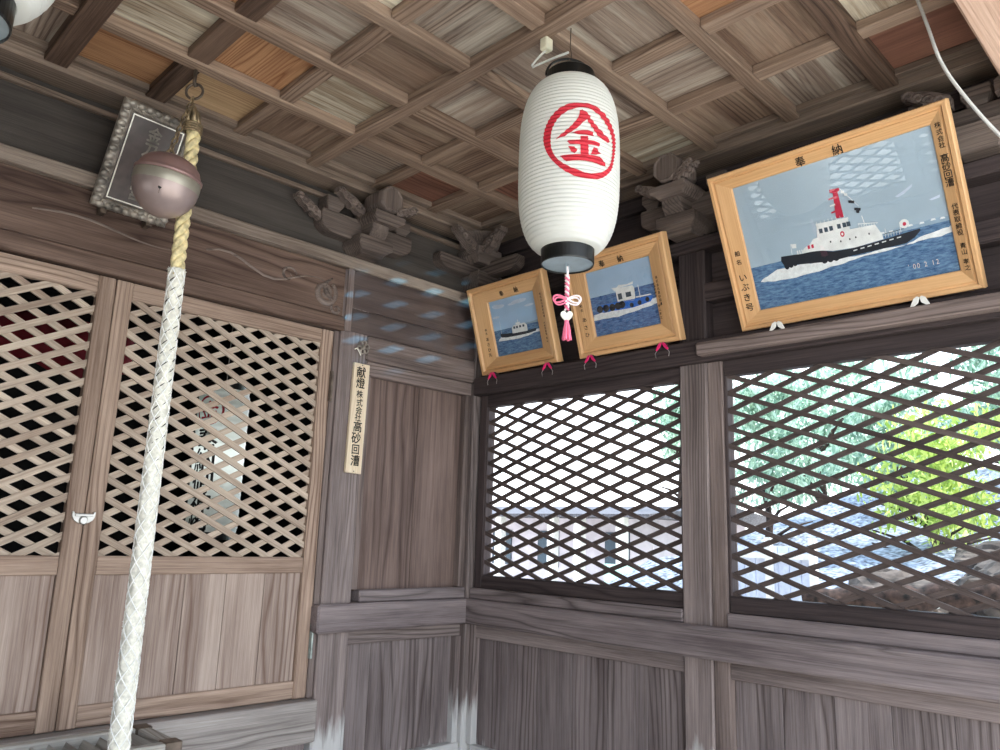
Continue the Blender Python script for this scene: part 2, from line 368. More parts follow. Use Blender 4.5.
# ================================================================== CEILING
ZB, ZP = 1.402, 1.438
mb = MB(); mb.box(-3.6, .3, -2.6, .3, ZP+.02, ZP+.05)
ceil = semp('ceiling', (-1.6, -1.1, ZP))
mb.build('ceiling_backing', W['dark'], ceil)
step = .3047
xs = [-.087-step*k for k in range(11)]; ys = [-.087-step*k for k in range(8)]
spec = {}   # (column from the right wall, row from the left wall)
kinds = {(5,0):'c_orange',(6,0):'c_grey',(4,0):'c_tan',(3,0):'c_brown',(5,1):'c_pale',(4,1):'c_orange',(3,1):'c_pale',(2,0):'c_grey',(2,1):'c_brown',(1,0):'c_red',
         (3,2):'c_brown',(4,2):'c_grey',(5,2):'c_orange',(3,3):'c_grey',(2,2):'c_grey',(4,3):'c_pale',(1,1):'c_brown',(0,0):'c_brown',(0,1):'c_red',(1,2):'c_brown',(0,2):'c_brown',(2,3):'c_grey',
         (1,3):'c_grey',(0,3):'c_pale',(2,4):'c_grey',(1,4):'c_grey',(0,4):'c_brown',(1,5):'c_brown',(0,5):'c_grey',(2,5):'c_orange',(0,6):'c_red',(1,6):'c_pale',(6,1):'c_pale',(7,0):'c_orange'}
for i in range(10):
    for j in range(7):
        mb = MB(); mb.box(xs[i+1], xs[i], ys[j+1], ys[j], ZP, ZP+.016, 'x' if (i+j*2) % 3 else 'y', random.uniform(.92, 1.1))
        mb.build('ceiling_board', W[kinds.get((i, j), random.choice(['c_grey', 'c_brown', 'c_pale', 'c_brown']))], ceil)
hwx = lambda k: .034 if k in (5, 6) else .026          # half widths of the battens running into the room
for k in range(1, 10):
    long_ = k in (3, 6, 9); drop = .010 if k == 6 else (.004 if k == 3 else -.005)
    mb = MB()
    if long_: mb.box(xs[k]-hwx(k), xs[k]+hwx(k), ys[7]-.02, ys[0]+.0, ZB-drop, ZP, 'y')
    else:
        cuts = [ys[0]]+[v for q in range(1, 7) for v in (ys[q]+.025, ys[q]-.025)]+[ys[7]-.02]
        for q in range(0, len(cuts), 2): mb.box(xs[k]-hwx(k), xs[k]+hwx(k), cuts[q+1], cuts[q], ZB+.005, ZP, 'y', 1.0)
    mb.build('ceiling_batten', W['battend' if k in (5, 6) else 'batten'], ceil, .003)
for k in range(1, 7):
    hw = .030 if k == 6 else .025
    runs = [(xs[10], xs[9]-hwx(9)), (xs[9]+hwx(9), xs[6]-hwx(6)), (xs[6]+hwx(6), xs[3]-hwx(3)), (xs[3]+hwx(3), xs[0])]
    for a, b_ in runs:
        mb = MB(); mb.box(a, b_, ys[k]-hw, ys[k]+hw, ZB-(.006 if k == 6 else 0), ZP, 'x')
        mb.build('ceiling_batten', W['battend' if k == 6 else 'batten'], ceil, .003)
mb = MB(); mb.box(xs[10], xs[0], -.120, -.087, ZB+.012, ZP, 'x'); mb.build('ceiling_border', W['cbeam'], ceil, .003)
mb = MB(); mb.box(-.118, -.087, ys[7], -.120, ZB+.012, ZP, 'y'); mb.build('ceiling_border', W['cbeam'], ceil, .003)
# roof above the ceiling and eaves beyond the walls
mb = MB(); mb.box(-4.6, 1.05, -3.6, 3.6, ZP+.1, ZP+.3); o = mb.build('roof', W['dark']); o['kind'] = 'structure'
# ceiling edge beams
mb = MB(); mb.box(-3.3, .06, -.087, .06, 1.381, 1.49, 'x'); trim(mb, W['cbeam'], .006)
mb = MB(); mb.box(-.087, .06, -2.24, -.087, 1.381, 1.49, 'y'); trim(mb, W['cbeam'], .006)
mb = MB(); mb.box(-3.3, .1, -2.36, -2.235, 1.22, 1.50, 'x'); trim(mb, W['tan'], .006)
mb = MB(); mb.box(-3.3, -3.18, -2.24, -.087, 1.381, 1.49, 'y'); trim(mb, W['cbeam'], .006)

# ================================================================== LEFT WALL (y = 0)
# frieze behind the brackets
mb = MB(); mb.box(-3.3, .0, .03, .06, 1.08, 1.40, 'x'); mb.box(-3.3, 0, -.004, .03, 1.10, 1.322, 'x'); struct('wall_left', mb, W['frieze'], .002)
mb = MB(); mb.box(-3.3, -.1, -.022, .02, 1.322, 1.340, 'x'); trim(mb, W['cbeam'], .002)
wl = bpy.data.objects['wall_left']
mb = MB(); mb.box(-3.3, 0, -.045, .06, 1.055, 1.105, 'x'); trim(mb, W['ledge'], .005)                        # long weathered ledge
mb = MB(); mb.box(-2.50, -.757, -.02, .06, .848, 1.055, 'x'); cb_ = trim(mb, W['beam'], .006)               # carved beam over the doors
mb = MB(); mb.box(-2.50, -.757, -.034, .06, .79, .848, 'x'); trim(mb, W['dark' if 0 else 'beam'], .004)      # door head
# relief clouds on the right end of the carved beam
def spiral(cx, cz, r0, turns, a0, sg, y, n=40):
    return [(cx+sg*(r0*(1-.8*k/n))*math.cos(a0+turns*2*math.pi*k/n), y, cz+(r0*(1-.8*k/n))*math.sin(a0+turns*2*math.pi*k/n)) for k in range(n+1)]
mb = MB()
def relief(pts, r0=.013):
    n = len(pts); mb.tube(pts, [r0*(.35+.65*math.sin(math.pi*min(1, .15+k/n))) for k in range(n)], 6, g=(1, 0, 0), tone=1.4)
relief(spiral(-.855, .93, .052, 1.6, 2.2, -1, -.018)); relief(spiral(-.80, .875, .024, 1.2, 2.5, 1, -.018), .008)
relief([(-.81+.012*k*0-.05*math.sin(k*.35), -.018, .90+.012*k) for k in range(9)])
relief([(-1.35+.045*k, -.019, .955+.028*math.sin(k*.75+.4)) for k in range(12)], .006)
relief(spiral(-1.02, .96, .035, 1.1, .3, 1, -.019), .006); relief([(-1.9+.04*k, -.019, .94+.015*math.sin(k*.5)) for k in range(12)], .005)
mb.build('carved_relief', W['bracket'], cb_, smooth=True)
# posts of the left wall
mb = MB(); mb.box(-.768, -.635, -.028, .1, FZ, 1.055, 'z'); trim(mb, W['oldb'], .006)
mb = MB(); mb.box(-.764, -.735, -.042, .0, .79, 1.055, 'z'); trim(mb, W['old'], .003)
mb = MB(); mb.box(-.045, .1, -.045, .1, FZ, 1.30, 'z'); trim(mb, W['oldb'], .006)                            # corner post
mb = MB(); mb.box(-2.62, -2.487, -.028, .1, FZ, 1.055, 'z'); trim(mb, W['old'], .006)
# glossy varnished board that catches the lattice light
mb = MB(); mb.box(-.735, -.0, -.03, .03, .895, 1.055, 'x'); mb.box(-.735, -.0, -.032, .03, .795, .893, 'x'); trim(mb, W['gloss'], .003)
# header rail and frame round the fixed board panel
mb = MB(); mb.box(-.648, -.045, -.040, .05, .69, .792, 'x'); trim(mb, W['old'], .004)
mb = MB(); mb.box(-.635, -.045, -.026, .05, .632, .69, 'x'); trim(mb, W['old'], .004)
mb = MB(); mb.box(-.635, -.60, -.012, .04, -.22, .632, 'z'); mb.box(-.075, -.045, -.02, .04, -.22, .632, 'z'); trim(mb, W['old'], .003)
mb = MB()
for a, b_ in ((-.60, -.325), (-.322, -.075)): mb.box(a, b_, .012, .03, -.23, .64, 'z', random.uniform(.95, 1.08))
o = mb.build('panel_board', W['boardup'], wl, .002)
mb = MB(); mb.box(-.60, -.0, -.03, .05, -.268, -.222, 'x'); trim(mb, W['rail'], .005)
mb = MB(); mb.box(-.80, -.0, -.062, .05, -.372, -.268, 'x'); trim(mb, W['rail'], .008)
mb = MB(); mb.box(-.635, -.045, -.012, .04, -.425, -.372, 'x'); mb.box(-.635, -.615, -.012, .04, -.86, -.425, 'z'); mb.box(-.075, -.045, -.02, .04, -.86, -.425, 'z'); trim(mb, W['oldb'], .003)
mb = MB(); xsb = [-.615, -.50, -.375, -.255, -.17, -.075]
for a, b_ in zip(xsb, xsb[1:]): mb.box(a, b_-.0015, .010, .03, FZ, -.425, 'z', random.uniform(.92, 1.1))
mb.build('panel_board', W['board'], wl, .0015)
mb = MB(); mb.box(-.635, -.045, -.03, .05, -.96, -.855, 'x'); trim(mb, W['oldb'], .004)
# plinth board below the doors
mb = MB(); mb.box(-2.50, -.772, -.06, .05, -.742, -.60, 'x'); trim(mb, W['plinth'], .005)
mb = MB()
for k in range(12): mb.box(-2.49+k*.143, -2.49+(k+1)*.143-.003, .0, .03, FZ, -.742, 'z')
mb.build('panel_board', W['board'], wl, .002)
# jamb beside the right leaf
mb = MB(); mb.box(-.792, -.768, -.012, .06, -.60, .79, 'z'); trim(mb, W['old'], .003)

# --- doors
def leaf(n, x0, x1, flip, cu, cz, handle):
    d = semp('door_%d' % n, ((x0+x1)/2, 0, -.598))
    z0, z1 = -.597, .785
    st = .052
    for a, b_ in ((x0, x0+st), (x1-st, x1)):
        mb = MB(); mb.box(a, b_, -.012, .022, z0, z1, 'z'); mb.build('door_stile', W['door'], d, .003)
    for a, b_ in ((.728, z1), (-.155, -.098), (z0, -.535)):
        mb = MB(); mb.box(x0+st, x1-st, -.009, .02, a, b_, 'x', 1.02); mb.build('door_rail', W['door'], d, .003)
    mb = MB(); lattice(mb, 'L', -.002, .006, .008, x0+st, x1-st, -.098, .728, .1155, .0595, cu, cz, .39, flip)
    mb.build('lattice', W['lat'], d)
    mb = MB(); nb = 5; wd = (x1-x0-2*st)/nb
    for k in range(nb): mb.box(x0+st+k*wd, x0+st+(k+1)*wd-.0015, .004, .014, -.54, -.15, 'z', random.uniform(.93, 1.08))
    mb.build('door_board', W['doorpanel'], d, .0012)
    return d
d1 = leaf(1, -1.6255, -.795, -1, -1.514, .677, False)
d2 = leaf(2, -2.458, -1.6285, 1, -1.747, .075, False)
mb = MB()
pts = [(-1.692+.06*0, 0, 0)]
prof = [(a_*.8, b_*.8+.012) for a_, b_ in [(-.042, .012), (-.036, .014), (-.033, .006), (.033, .006), (.036, .014), (.042, .012), (.041, -.006), (.033, -.020), (.018, -.030), (0, -.034), (-.018, -.030), (-.033, -.020), (-.041, -.006)]]
mb.prism([(-1.632+a, -.0125, .012+b_) for a, b_ in prof], (0, -.008, 0)); mb.tube([(-1.632, -.02, .008), (-1.632, -.028, .008)], [.014, .011], 14)
mb.box(-1.658, -1.606, -.026, -.02, .020, .027)
mb.build('door_latch', P['steel'], d1, .001)
mb = MB(); mb.box(-.80, -.786, -.02, -.011, -.46, -.34); mb.tube([(-.793, -.022, -.46), (-.793, -.022, -.34)], .005); mb.build('hinge', P['hinge'], d1)
mb = MB(); mb.box(-.80, -.786, -.02, -.011, .50, .62); mb.tube([(-.793, -.022, .50), (-.793, -.022, .62)], .005); mb.build('hinge', P['iron'], d1)

# ================================================================== RIGHT WALL (x = 0)
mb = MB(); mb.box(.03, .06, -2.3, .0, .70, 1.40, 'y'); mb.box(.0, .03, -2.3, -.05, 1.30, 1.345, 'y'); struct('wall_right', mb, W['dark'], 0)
wr = bpy.data.objects['wall_right']
mb = MB(); mb.box(-.045, .06, -2.35, -.045, 1.055, 1.105, 'y'); trim(mb, W['dark'], .005)
mb = MB(); mb.box(-.022, .06, -2.26, -.045, .86, .93, 'y'); trim(mb, W['dark'], .005)
mb = MB(); mb.box(-.055, .06, -2.35, -.045, .630, .712, 'y'); trim(mb, W['dark'], .005)                       # rail that carries the pictures
mb = MB(); mb.box(-.095, .0, -2.35, -1.225, .645, .69, 'y'); trim(mb, W['old'], .006)                         # thicker ledge over the far window
mb = MB(); mb.box(-.028, .1, -1.228, -1.118, FZ, .645, 'z'); trim(mb, W['oldb'], .006)
mb = MB(); mb.box(-.026, .1, -1.228, -1.118, .645, 1.30, 'z'); trim(mb, W['dark'], .006)  # same post higher up, its deeper shade put into a darker timber
mb = MB(); mb.box(-.02, .06, -1.284, -1.228, FZ, .645, 'z'); trim(mb, W['old'], .003)
mb = MB(); mb.box(-.03, .1, -2.42, -2.25, FZ, 1.30, 'z'); trim(mb, W['old'], .006)
# waist rails
mb = MB(); mb.box(-.03, .06, -1.118, -.045, -.268, -.222, 'y'); mb.box(-.03, .06, -2.25, -1.284, -.268, -.222, 'y'); trim(mb, W['rail'], .005)
mb = MB(); mb.box(-.062, .06, -2.35, -.045, -.372, -.268, 'y'); trim(mb, W['rail'], .008)
def lower_panel(y0, y1):
    mb = MB(); mb.box(-.012, .05, y0, y1, -.43, -.372, 'y'); mb.box(-.02, .05, y0, y1, -.98, -.86, 'y'); trim(mb, W['oldb'], .003)
    mb = MB(); n = int(abs(y1-y0)/.16); wd = (y1-y0)/n
    for k in range(n): mb.box(.012, .03, y0+k*wd, y0+(k+1)*wd-.0015, FZ, -.43, 'z', random.uniform(.92, 1.08))
    mb.build('panel_board', W['board'], wr, .0015)
lower_panel(-1.118, -.075); lower_panel(-2.25, -1.284)
mb = MB(); mb.box(-.02, .05, -.078, -.045, -.86, -.372, 'z'); trim(mb, W['oldb'], .003)
# windows
def window(n, y0, y1, cu, cz, zt):
    wd = semp('window_%d' % n, (0, (y0+y1)/2, -.2))
    mb = MB(); f_ = .02
    mb.box(-.014, .03, y0-.001, y1+.001, zt, .634, 'y'); mb.box(-.014, .03, y0-.001, y1+.001, -.222, -.167, 'y')
    if n == 1: mb.box(-.014, .03, y1, y1+.045, -.222, .634, 'z'); 
    mb.box(-.014, .03, y0-.008, y0+.004, -.222, .634, 'z'); mb.box(-.010, .03, y1-.006, y1+.008, -.222, .634, 'z')
    mb.build('window_frame', W['dark'], wd, .003)
    mb = MB(); lattice(mb, 'R', -.005, .004, .009, y0, y1, -.167, zt, .168, .0617, cu, cz, .275, 1)
    mb.build('lattice', W['wlat'], wd)
window(1, -1.112, -.100, -.193, .508, .577)
window(2, -2.25, -1.290, -1.463, .548, .577)
# mirrored far side wall, behind the viewer's left shoulder
XO = -3.255
mb = MB(); mb.box(XO-.06, XO-.03, -2.3, 0, .70, 1.40, 'y')
mb.box(XO-.05, XO-.02, -2.3, -.05, FZ, -.3, 'y'); struct('wall_back', mb, W['dark'], 0)
mb = MB(); mb.box(XO-.05, XO+.02, -2.3, -.05, -.30, -.167, 'y'); mb.box(XO-.06, XO+.055, -2.35, 0, .63, .712, 'y'); mb.box(XO-.06, XO+.062, -2.35, 0, -.372, -.268, 'y')
for a, b_ in ((-1.228, -1.118), (-2.42, -2.25), (-.045, .1)): mb.box(XO-.1, XO+.03, a, b_, FZ, 1.3, 'z')
trim(mb, W['old'], .005)
w3 = semp('window_3', (XO, -.6, -.2)); mb = MB(); lattice(mb, 'R', XO-.01, XO+.006, .014, -1.112, -.05, -.167, .577, .168, .0617, -.193, .508, .28, 1); mb.build('lattice', W['wlat'], w3)
w4 = semp('window_4', (XO, -1.8, -.2)); mb = MB(); lattice(mb, 'R', XO-.01, XO+.006, .014, -2.25, -1.228, -.167, .63, .168, .0617, -.193, .508, .56, 1); mb.build('lattice', W['wlat'], w4)  # out of view; laths thickened to split the glint lamp's light into patches
mb = MB(); mb.box(XO, -2.487, .0, .05, FZ, 1.055, 'z'); mb.build('panel_board', W['boardup'], wl)

# ================================================================== BRACKET SETS
def xf(o_, ax, ay):  # local frame: a along wall, b toward the room, c up
    o_ = Vector(o_); ax = Vector(ax); ay = Vector(ay)
    return lambda a, b_, c: o_ + ax*a + ay*b_ + Vector((0, 0, c))
def block(mb, F, a, b_, c, wd, h, taper=.65, tone=None):
    """bearing block: square above, drawn in below"""
    hw = wd/2; lo = hw*taper; hm = c+h*.45
    vs = []
    for (q, z) in ((lo, c), (lo*1.12, c+h*.2), (hw, hm), (hw, c+h)):
        vs += [F(a-q, b_-q, z), F(a+q, b_-q, z), F(a+q, b_+q, z), F(a-q, b_+q, z)]
    fs = [(3, 2, 1, 0), (12, 13, 14, 15)]
    for l in range(3):
        for k in range(4): fs.append((l*4+k, l*4+(k+1) % 4, (l+1)*4+(k+1) % 4, (l+1)*4+k))
    mb.add(vs, fs, F(1, 0, 0)-F(0, 0, 0), tone)
def arm_prof(L, z0, h):      # boat-shaped bracket arm outline
    pts = [(-L, z0+h)]
    for k in range(7):
        t_ = k/6*math.pi/2; pts.append((-L+.0+.07*(1-math.cos(t_)), z0+h*.5-h*.5*math.sin(t_)))
    for k in range(7):
        t_ = (1-k/6)*math.pi/2; pts.append((L-.07*(1-math.cos(t_)), z0+h*.5-h*.5*math.sin(t_)))
    pts.append((L, z0+h)); return pts
def carved_wing(mb, F, a0, b0, c0, dirn, L=.17, h=.1, th=.035, tone=1.1):
    """leaf/cloud carving sweeping up and outwards, scalloped lower edge"""
    dx, dy = dirn; n = 14; low = []; up = []
    for k in range(n+1):
        t_ = k/n; s_ = L*t_
        low.append((s_, c0 + h*(t_**1.5) + .009*abs(math.sin(t_*math.pi*4))-.006)); up.append((s_, c0 + h*.45 + h*.75*t_ + .012*math.sin(t_*math.pi)))
    pl = low + up[::-1]
    nx, ny = -dy, dx
    pts = [F(a0+dx*s_-nx*th/2, b0+dy*s_-ny*th/2, z) for s_, z in pl]
    e = F(nx*th, ny*th, 0)-F(0, 0, 0); mb.prism(pts, e, F(dx, dy, 0)-F(0, 0, 0), tone)
    for q in range(4):                                 # raised curls
        t_ = .22+.21*q; s_ = L*t_; z = c0 + h*(t_**1.3)*.95 + .016
        for sd_ in (-1, 1):
            cen = (a0+dx*s_+nx*sd_*th*.5, b0+dy*s_+ny*sd_*th*.5)
            pts = [F(cen[0]+dx*.016*math.cos(v)*(1-v/8), cen[1]+dy*.016*math.cos(v)*(1-v/8), z+.016*math.sin(v)*(1-v/8)) for v in [i*.6 for i in range(11)]]
            mb.tube(pts, .0055, 5, tone=tone*1.05)
def bracket_set(name, o_, ax, ay, label, nose=True, scroll=False):
    F = xf(o_, ax, ay); t_ = thing(name, F(0, 0, 0), label, 'roof bracket')
    mb = MB(); block(mb, F, 0, .02, 1.105, .165, .075, .62); mb.build('bearing_block', W['bracket'], t_, .004)
    mb = MB(); e = F(0, .07, 0)-F(0, 0, 0)
    mb.prism([F(a, -.03, c) for a, c in arm_prof(.225 if scroll else .19, 1.168, .09)], e, ax)
    mb.build('bracket_arm', W['bracket'], t_, .004)
    for q in ((-.17, 0, .17) if scroll else (-.14, 0, .14)):
        mb = MB(); block(mb, F, q, .005, 1.258, .08, .060); mb.build('small_block', W['bracket'], t_, .003)
    if nose:
        mb = MB(); pr = [(b_, c) for b_, c in [(-.02, 1.165), (.06, 1.165), (.10, 1.18), (.12, 1.205), (.125, 1.238), (-.02, 1.238)]]
        mb.prism([F(-.04, b_, c) for b_, c in pr], F(.08, 0, 0)-F(0, 0, 0), ay)
        mb.build('cross_arm', W['bracket'], t_, .004)
        mb = MB(); block(mb, F, .012, .095, 1.230, .150, .040, .70, 1.15); mb.build('tray_block', W['bracket'], t_, .003)
        mb = MB(); R = .058; oc = []
        for k in range(8): a_ = math.pi/8+k*math.pi/4; oc.append((R*math.cos(a_), 1.332+R*math.sin(a_)))
        ring = [[F(.012+a*s_, bb, 1.332+(c-1.332)*s_) for a, c in oc] for s_, bb in ((.8, .03), (1., .06), (1., .165), (.90, .178), (.80, .172))]
        vs = [p for rg in ring for p in rg]; nr = len(ring); fs = [tuple(range(7, -1, -1)), tuple(range(8*(nr-1), 8*nr))]
        for l in range(nr-1):
            for k in range(8): fs.append((l*8+k, l*8+(k+1) % 8, (l+1)*8+(k+1) % 8, (l+1)*8+k))
        mb.add(vs, fs, (0, 0, 1), 1.25); mb.build('octagonal_nose', W['bracket'], t_, .002)
        mb = MB(); carved_wing(mb, F, .045, .15, 1.268, (1, .25), .085, .035, .035, 1.4); mb.build('carved_leaf', W['bracket'], t_)
    for sg in ((-1,) if nose else (-1, 1)):
        mb = MB(); carved_wing(mb, F, sg*.055, .065, 1.262, (sg, 0), .13, .070, .035, 1.4); mb.build('carved_wing', W['bracket'], t_)
    if scroll:
        mb = MB(); carved_wing(mb, F, -.225, .01, 1.215, (-1, .0), .11, .060, .035, 1.4); mb.build('carved_scroll', W['bracket'], t_)
    return t_
bracket_set('roof_bracket', (-.70, -.03, 0), (1, 0, 0), (0, -1, 0), 'carved wooden bracket set with octagonal nose, over the post right of the lattice doors', scroll=True)
bracket_set('roof_bracket', (-.03, -1.17, 0), (0, -1, 0), (-1, 0, 0), 'dark carved bracket set on the right wall, between lantern and large picture')
bracket_set('roof_bracket', (-.03, -2.14, 0), (0, -1, 0), (-1, 0, 0), 'dark carved bracket set above the right top corner of the large picture', nose=False)
# corner bracket
t_ = thing('roof_bracket', (-.03, -.03, 1.1), 'carved bracket set in the corner of the two walls, with two spreading wings', 'roof bracket')
F = xf((-.04, -.04, 0), (1, 0, 0), (0, 1, 0))
mb = MB(); block(mb, F, 0, 0, 1.105, .16, .10); mb.build('bearing_block', W['bracket'], t_, .004)
mb = MB(); block(mb, F, -.04, -.04, 1.24, .15, .07); mb.build('small_block', W['bracket'], t_, .004)
mb = MB(); mb.prism([F(a, -.02, c) for a, c in arm_prof(.26, 1.19, .07)], (0, .06, 0), (1, 0, 0)); mb.prism([F(-.02, a, c) for a, c in arm_prof(.26, 1.19, .07)], (.06, 0, 0), (0, 1, 0)); mb.build('bracket_arm', W['bracket'], t_, .004)
for q in ((-.09, -.07, -1, -.08), (-.07, -.09, -.08, -1)):
    mb = MB(); carved_wing(mb, F, q[0], q[1], 1.27, q[2:], .15, .085, .04, 1.25); mb.build('carved_wing', W['bracket'], t_)
mb = MB(); mb.prism([(-.13, -.02, 1.30), (-.02, -.13, 1.30), (-.10, -.19, 1.378), (-.19, -.10, 1.378)], (.0, .0, .003)); 
mb.add([(-.16, -.04, 1.30), (-.04, -.16, 1.30), (-.02, -.02, 1.30), (-.21, -.05, 1.38), (-.05, -.21, 1.38), (-.02, -.02, 1.38)], [(0, 1, 2), (3, 5, 4), (0, 3, 4, 1), (1, 4, 5, 2), (2, 5, 3, 0)], (1, -1, 0)); mb.build('corner_cap', W['bracket'], t_, .002)
#--PART2--
# ================================================================== LETTERING
_gl = {}
def glyph(ch, bold=.0):
    if (ch, bold) in _gl: return _gl[(ch, bold)]
    cu = bpy.data.curves.new('glyph', 'FONT'); cu.body = ch; cu.offset = bold; cu.resolution_u = 3
    o = bpy.data.objects.new('glyph', cu); C.objects.link(o); bpy.context.view_layer.update()
    me = bpy.data.meshes.new_from_object(o.evaluated_get(bpy.context.evaluated_depsgraph_get()))
    wide = ord(ch) > 0x2000
    cx = .5 if wide else (min(v.co.x for v in me.vertices)+max(v.co.x for v in me.vertices))/2
    res = ([(v.co.x-cx, v.co.y-.38) for v in me.vertices], [tuple(p.vertices) for p in me.polygons])
    bpy.data.objects.remove(o); bpy.data.curves.remove(cu); bpy.data.meshes.remove(me)
    _gl[(ch, bold)] = res; return res
def put(mb, ch, fn, size, at, bold=.006, sx=1.0, tilt=0):
    """fn(a,b) -> world point; the glyph is centred at at=(a,b)"""
    vs, fs = glyph(ch); ct, st_ = math.cos(tilt), math.sin(tilt)
    for dx, dy in (((0, 0),) if bold < .005 else ((-bold, 0), (bold, 0), (0, bold), (0, -bold))):      # a thicker brush
        mb.add([fn(at[0]+((x+dx)*ct-(y+dy)*st_)*size*sx, at[1]+((x+dx)*st_+(y+dy)*ct)*size) for x, y in vs], fs)

# ================================================================== FRAMED PICTURES
def rect_frame(FP, mb, rings, w_, h_, along):
    """rings: list of ((left,right,bottom,top) insets, height)"""
    def cor(r_): (l, r__, b_, t_), c = r_; return [FP(l, b_, c), FP(w_-r__, b_, c), FP(w_-r__, h_-t_, c), FP(l, h_-t_, c)]
    rc = [cor(r_) for r_ in rings]
    for s_ in range(4):
        vs = []; fs = []
        for k, cc in enumerate(rc): vs += [cc[s_], cc[(s_+1) % 4]]
        for k in range(len(rc)-1): fs.append((2*k, 2*k+1, 2*k+3, 2*k+2))
        mb.add(vs, fs, vs[1]-vs[0])
def framed_picture(label, y, z, w_, h_, th, inner, printer, texts, mats, clipw, scale=1.0, ro=.0):
    base = Vector((-.05, y, z))
    e1 = Vector((0, -math.cos(ro), math.sin(ro))); up = Vector((0, math.sin(ro), math.cos(ro)))*math.cos(th)+Vector((-1, 0, 0))*math.sin(th)
    nn = up.cross(e1).normalized()
    if nn.x > 0: nn = -nn
    FP = lambda a, b_, c=0: base + e1*a + up*b_ + nn*c
    t_ = thing('framed_photograph', FP(w_/2, 0, 0), label, 'framed photograph', None)
    l, r_, b_, tp = inner; s_ = scale; d0 = -.03
    mb = MB()
    rect_frame(FP, mb, [((.004,)*4, d0), ((0,)*4, d0+.004), ((0,)*4, .004*s_), ((.003*s_,)*4, .010*s_), ((.013*s_,)*4, .010*s_), ((.017*s_,)*4, .002*s_), ((.021*s_,)*4, .001*s_), ((.024*s_,)*4, .004*s_),
                        ((l-.003, r_-.003, b_-.003, tp-.003), -.006*s_), ((l, r_, b_, tp), -.010*s_), ((l, r_, b_, tp), -.016*s_)], w_, h_, None)
    mb.build('frame', mats, t_)
    mb = MB(); mb.prism([FP(.004, .004, -.026), FP(w_-.004, .004, -.026), FP(w_-.004, h_-.004, -.026), FP(.004, h_-.004, -.026)], nn*-.006, e1); mb.build('back_panel', W['dark'], t_)
    iw, ih = w_-l-r_, h_-b_-tp
    IP = lambda a, c_, k=0: FP(l+a*iw, b_+c_*ih, -.0155*s_ + k*.0003)
    printer(IP, t_, iw, ih)
    mb = MB(); mb.add([FP(l-.001, b_-.001, -.0115*s_), FP(w_-r_+.001, b_-.001, -.0115*s_), FP(w_-r_+.001, h_-tp+.001, -.0115*s_), FP(l-.001, h_-tp+.001, -.0115*s_)], [(0, 1, 2, 3)]); mb.build('glass_pane', P['glass'], t_)
    mb = MB()
    def hgt(a, b2):   # height of the sloping flat
        lip = .024*s_
        ts = [(a-lip)/(l-lip), (w_-a-lip)/(r_-lip), (b2-lip)/(b_-lip), (h_-b2-lip)/(tp-lip)]
        k = max(0, min(1, min(ts))); return (.004+(-.010)*k)*s_+.0006
    for s2, pts in texts:
        for ch, (a, b2) in pts: put(mb, ch, lambda p, q: FP(p, q, hgt(p, q)), s2*1.04, (a, b2), .014)
    mb.build('inscription', P['ink'], t_)
    # cord that holds the leaning frame back to the wall
    for q in (.25, .75):
        mb = MB(); a_ = FP(w_*q, h_*.86, -.034); mb.tube([a_, Vector((.03, a_.y, min(1.28, a_.z+.06)))], .0022, 6); mb.build('hanging_cord', P['iron'], t_)
    return FP
def poly_print(mb, IP, pts, k, mi):
    mb.cm = mi; n = len(mb.v)
    mb.add([IP(max(0, min(1, a)), max(0, min(1, b_)), k) for a, b_ in pts], [tuple(range(len(pts)))])
def disc(a, c_, ra, rb, n=14): return [(a+ra*math.cos(2*math.pi*i/n), c_+rb*math.sin(2*math.pi*i/n)) for i in range(n)]
def jag(pts, amp, n=6, seed=1):
    rnd = random.Random(seed); out = []
    for i in range(len(pts)):
        a, b_ = pts[i], pts[(i+1) % len(pts)]
        for k in range(n): t_ = k/n; out.append((a[0]+(b_[0]-a[0])*t_, a[1]+(b_[1]-a[1])*t_+rnd.uniform(-amp, amp)))
    return out
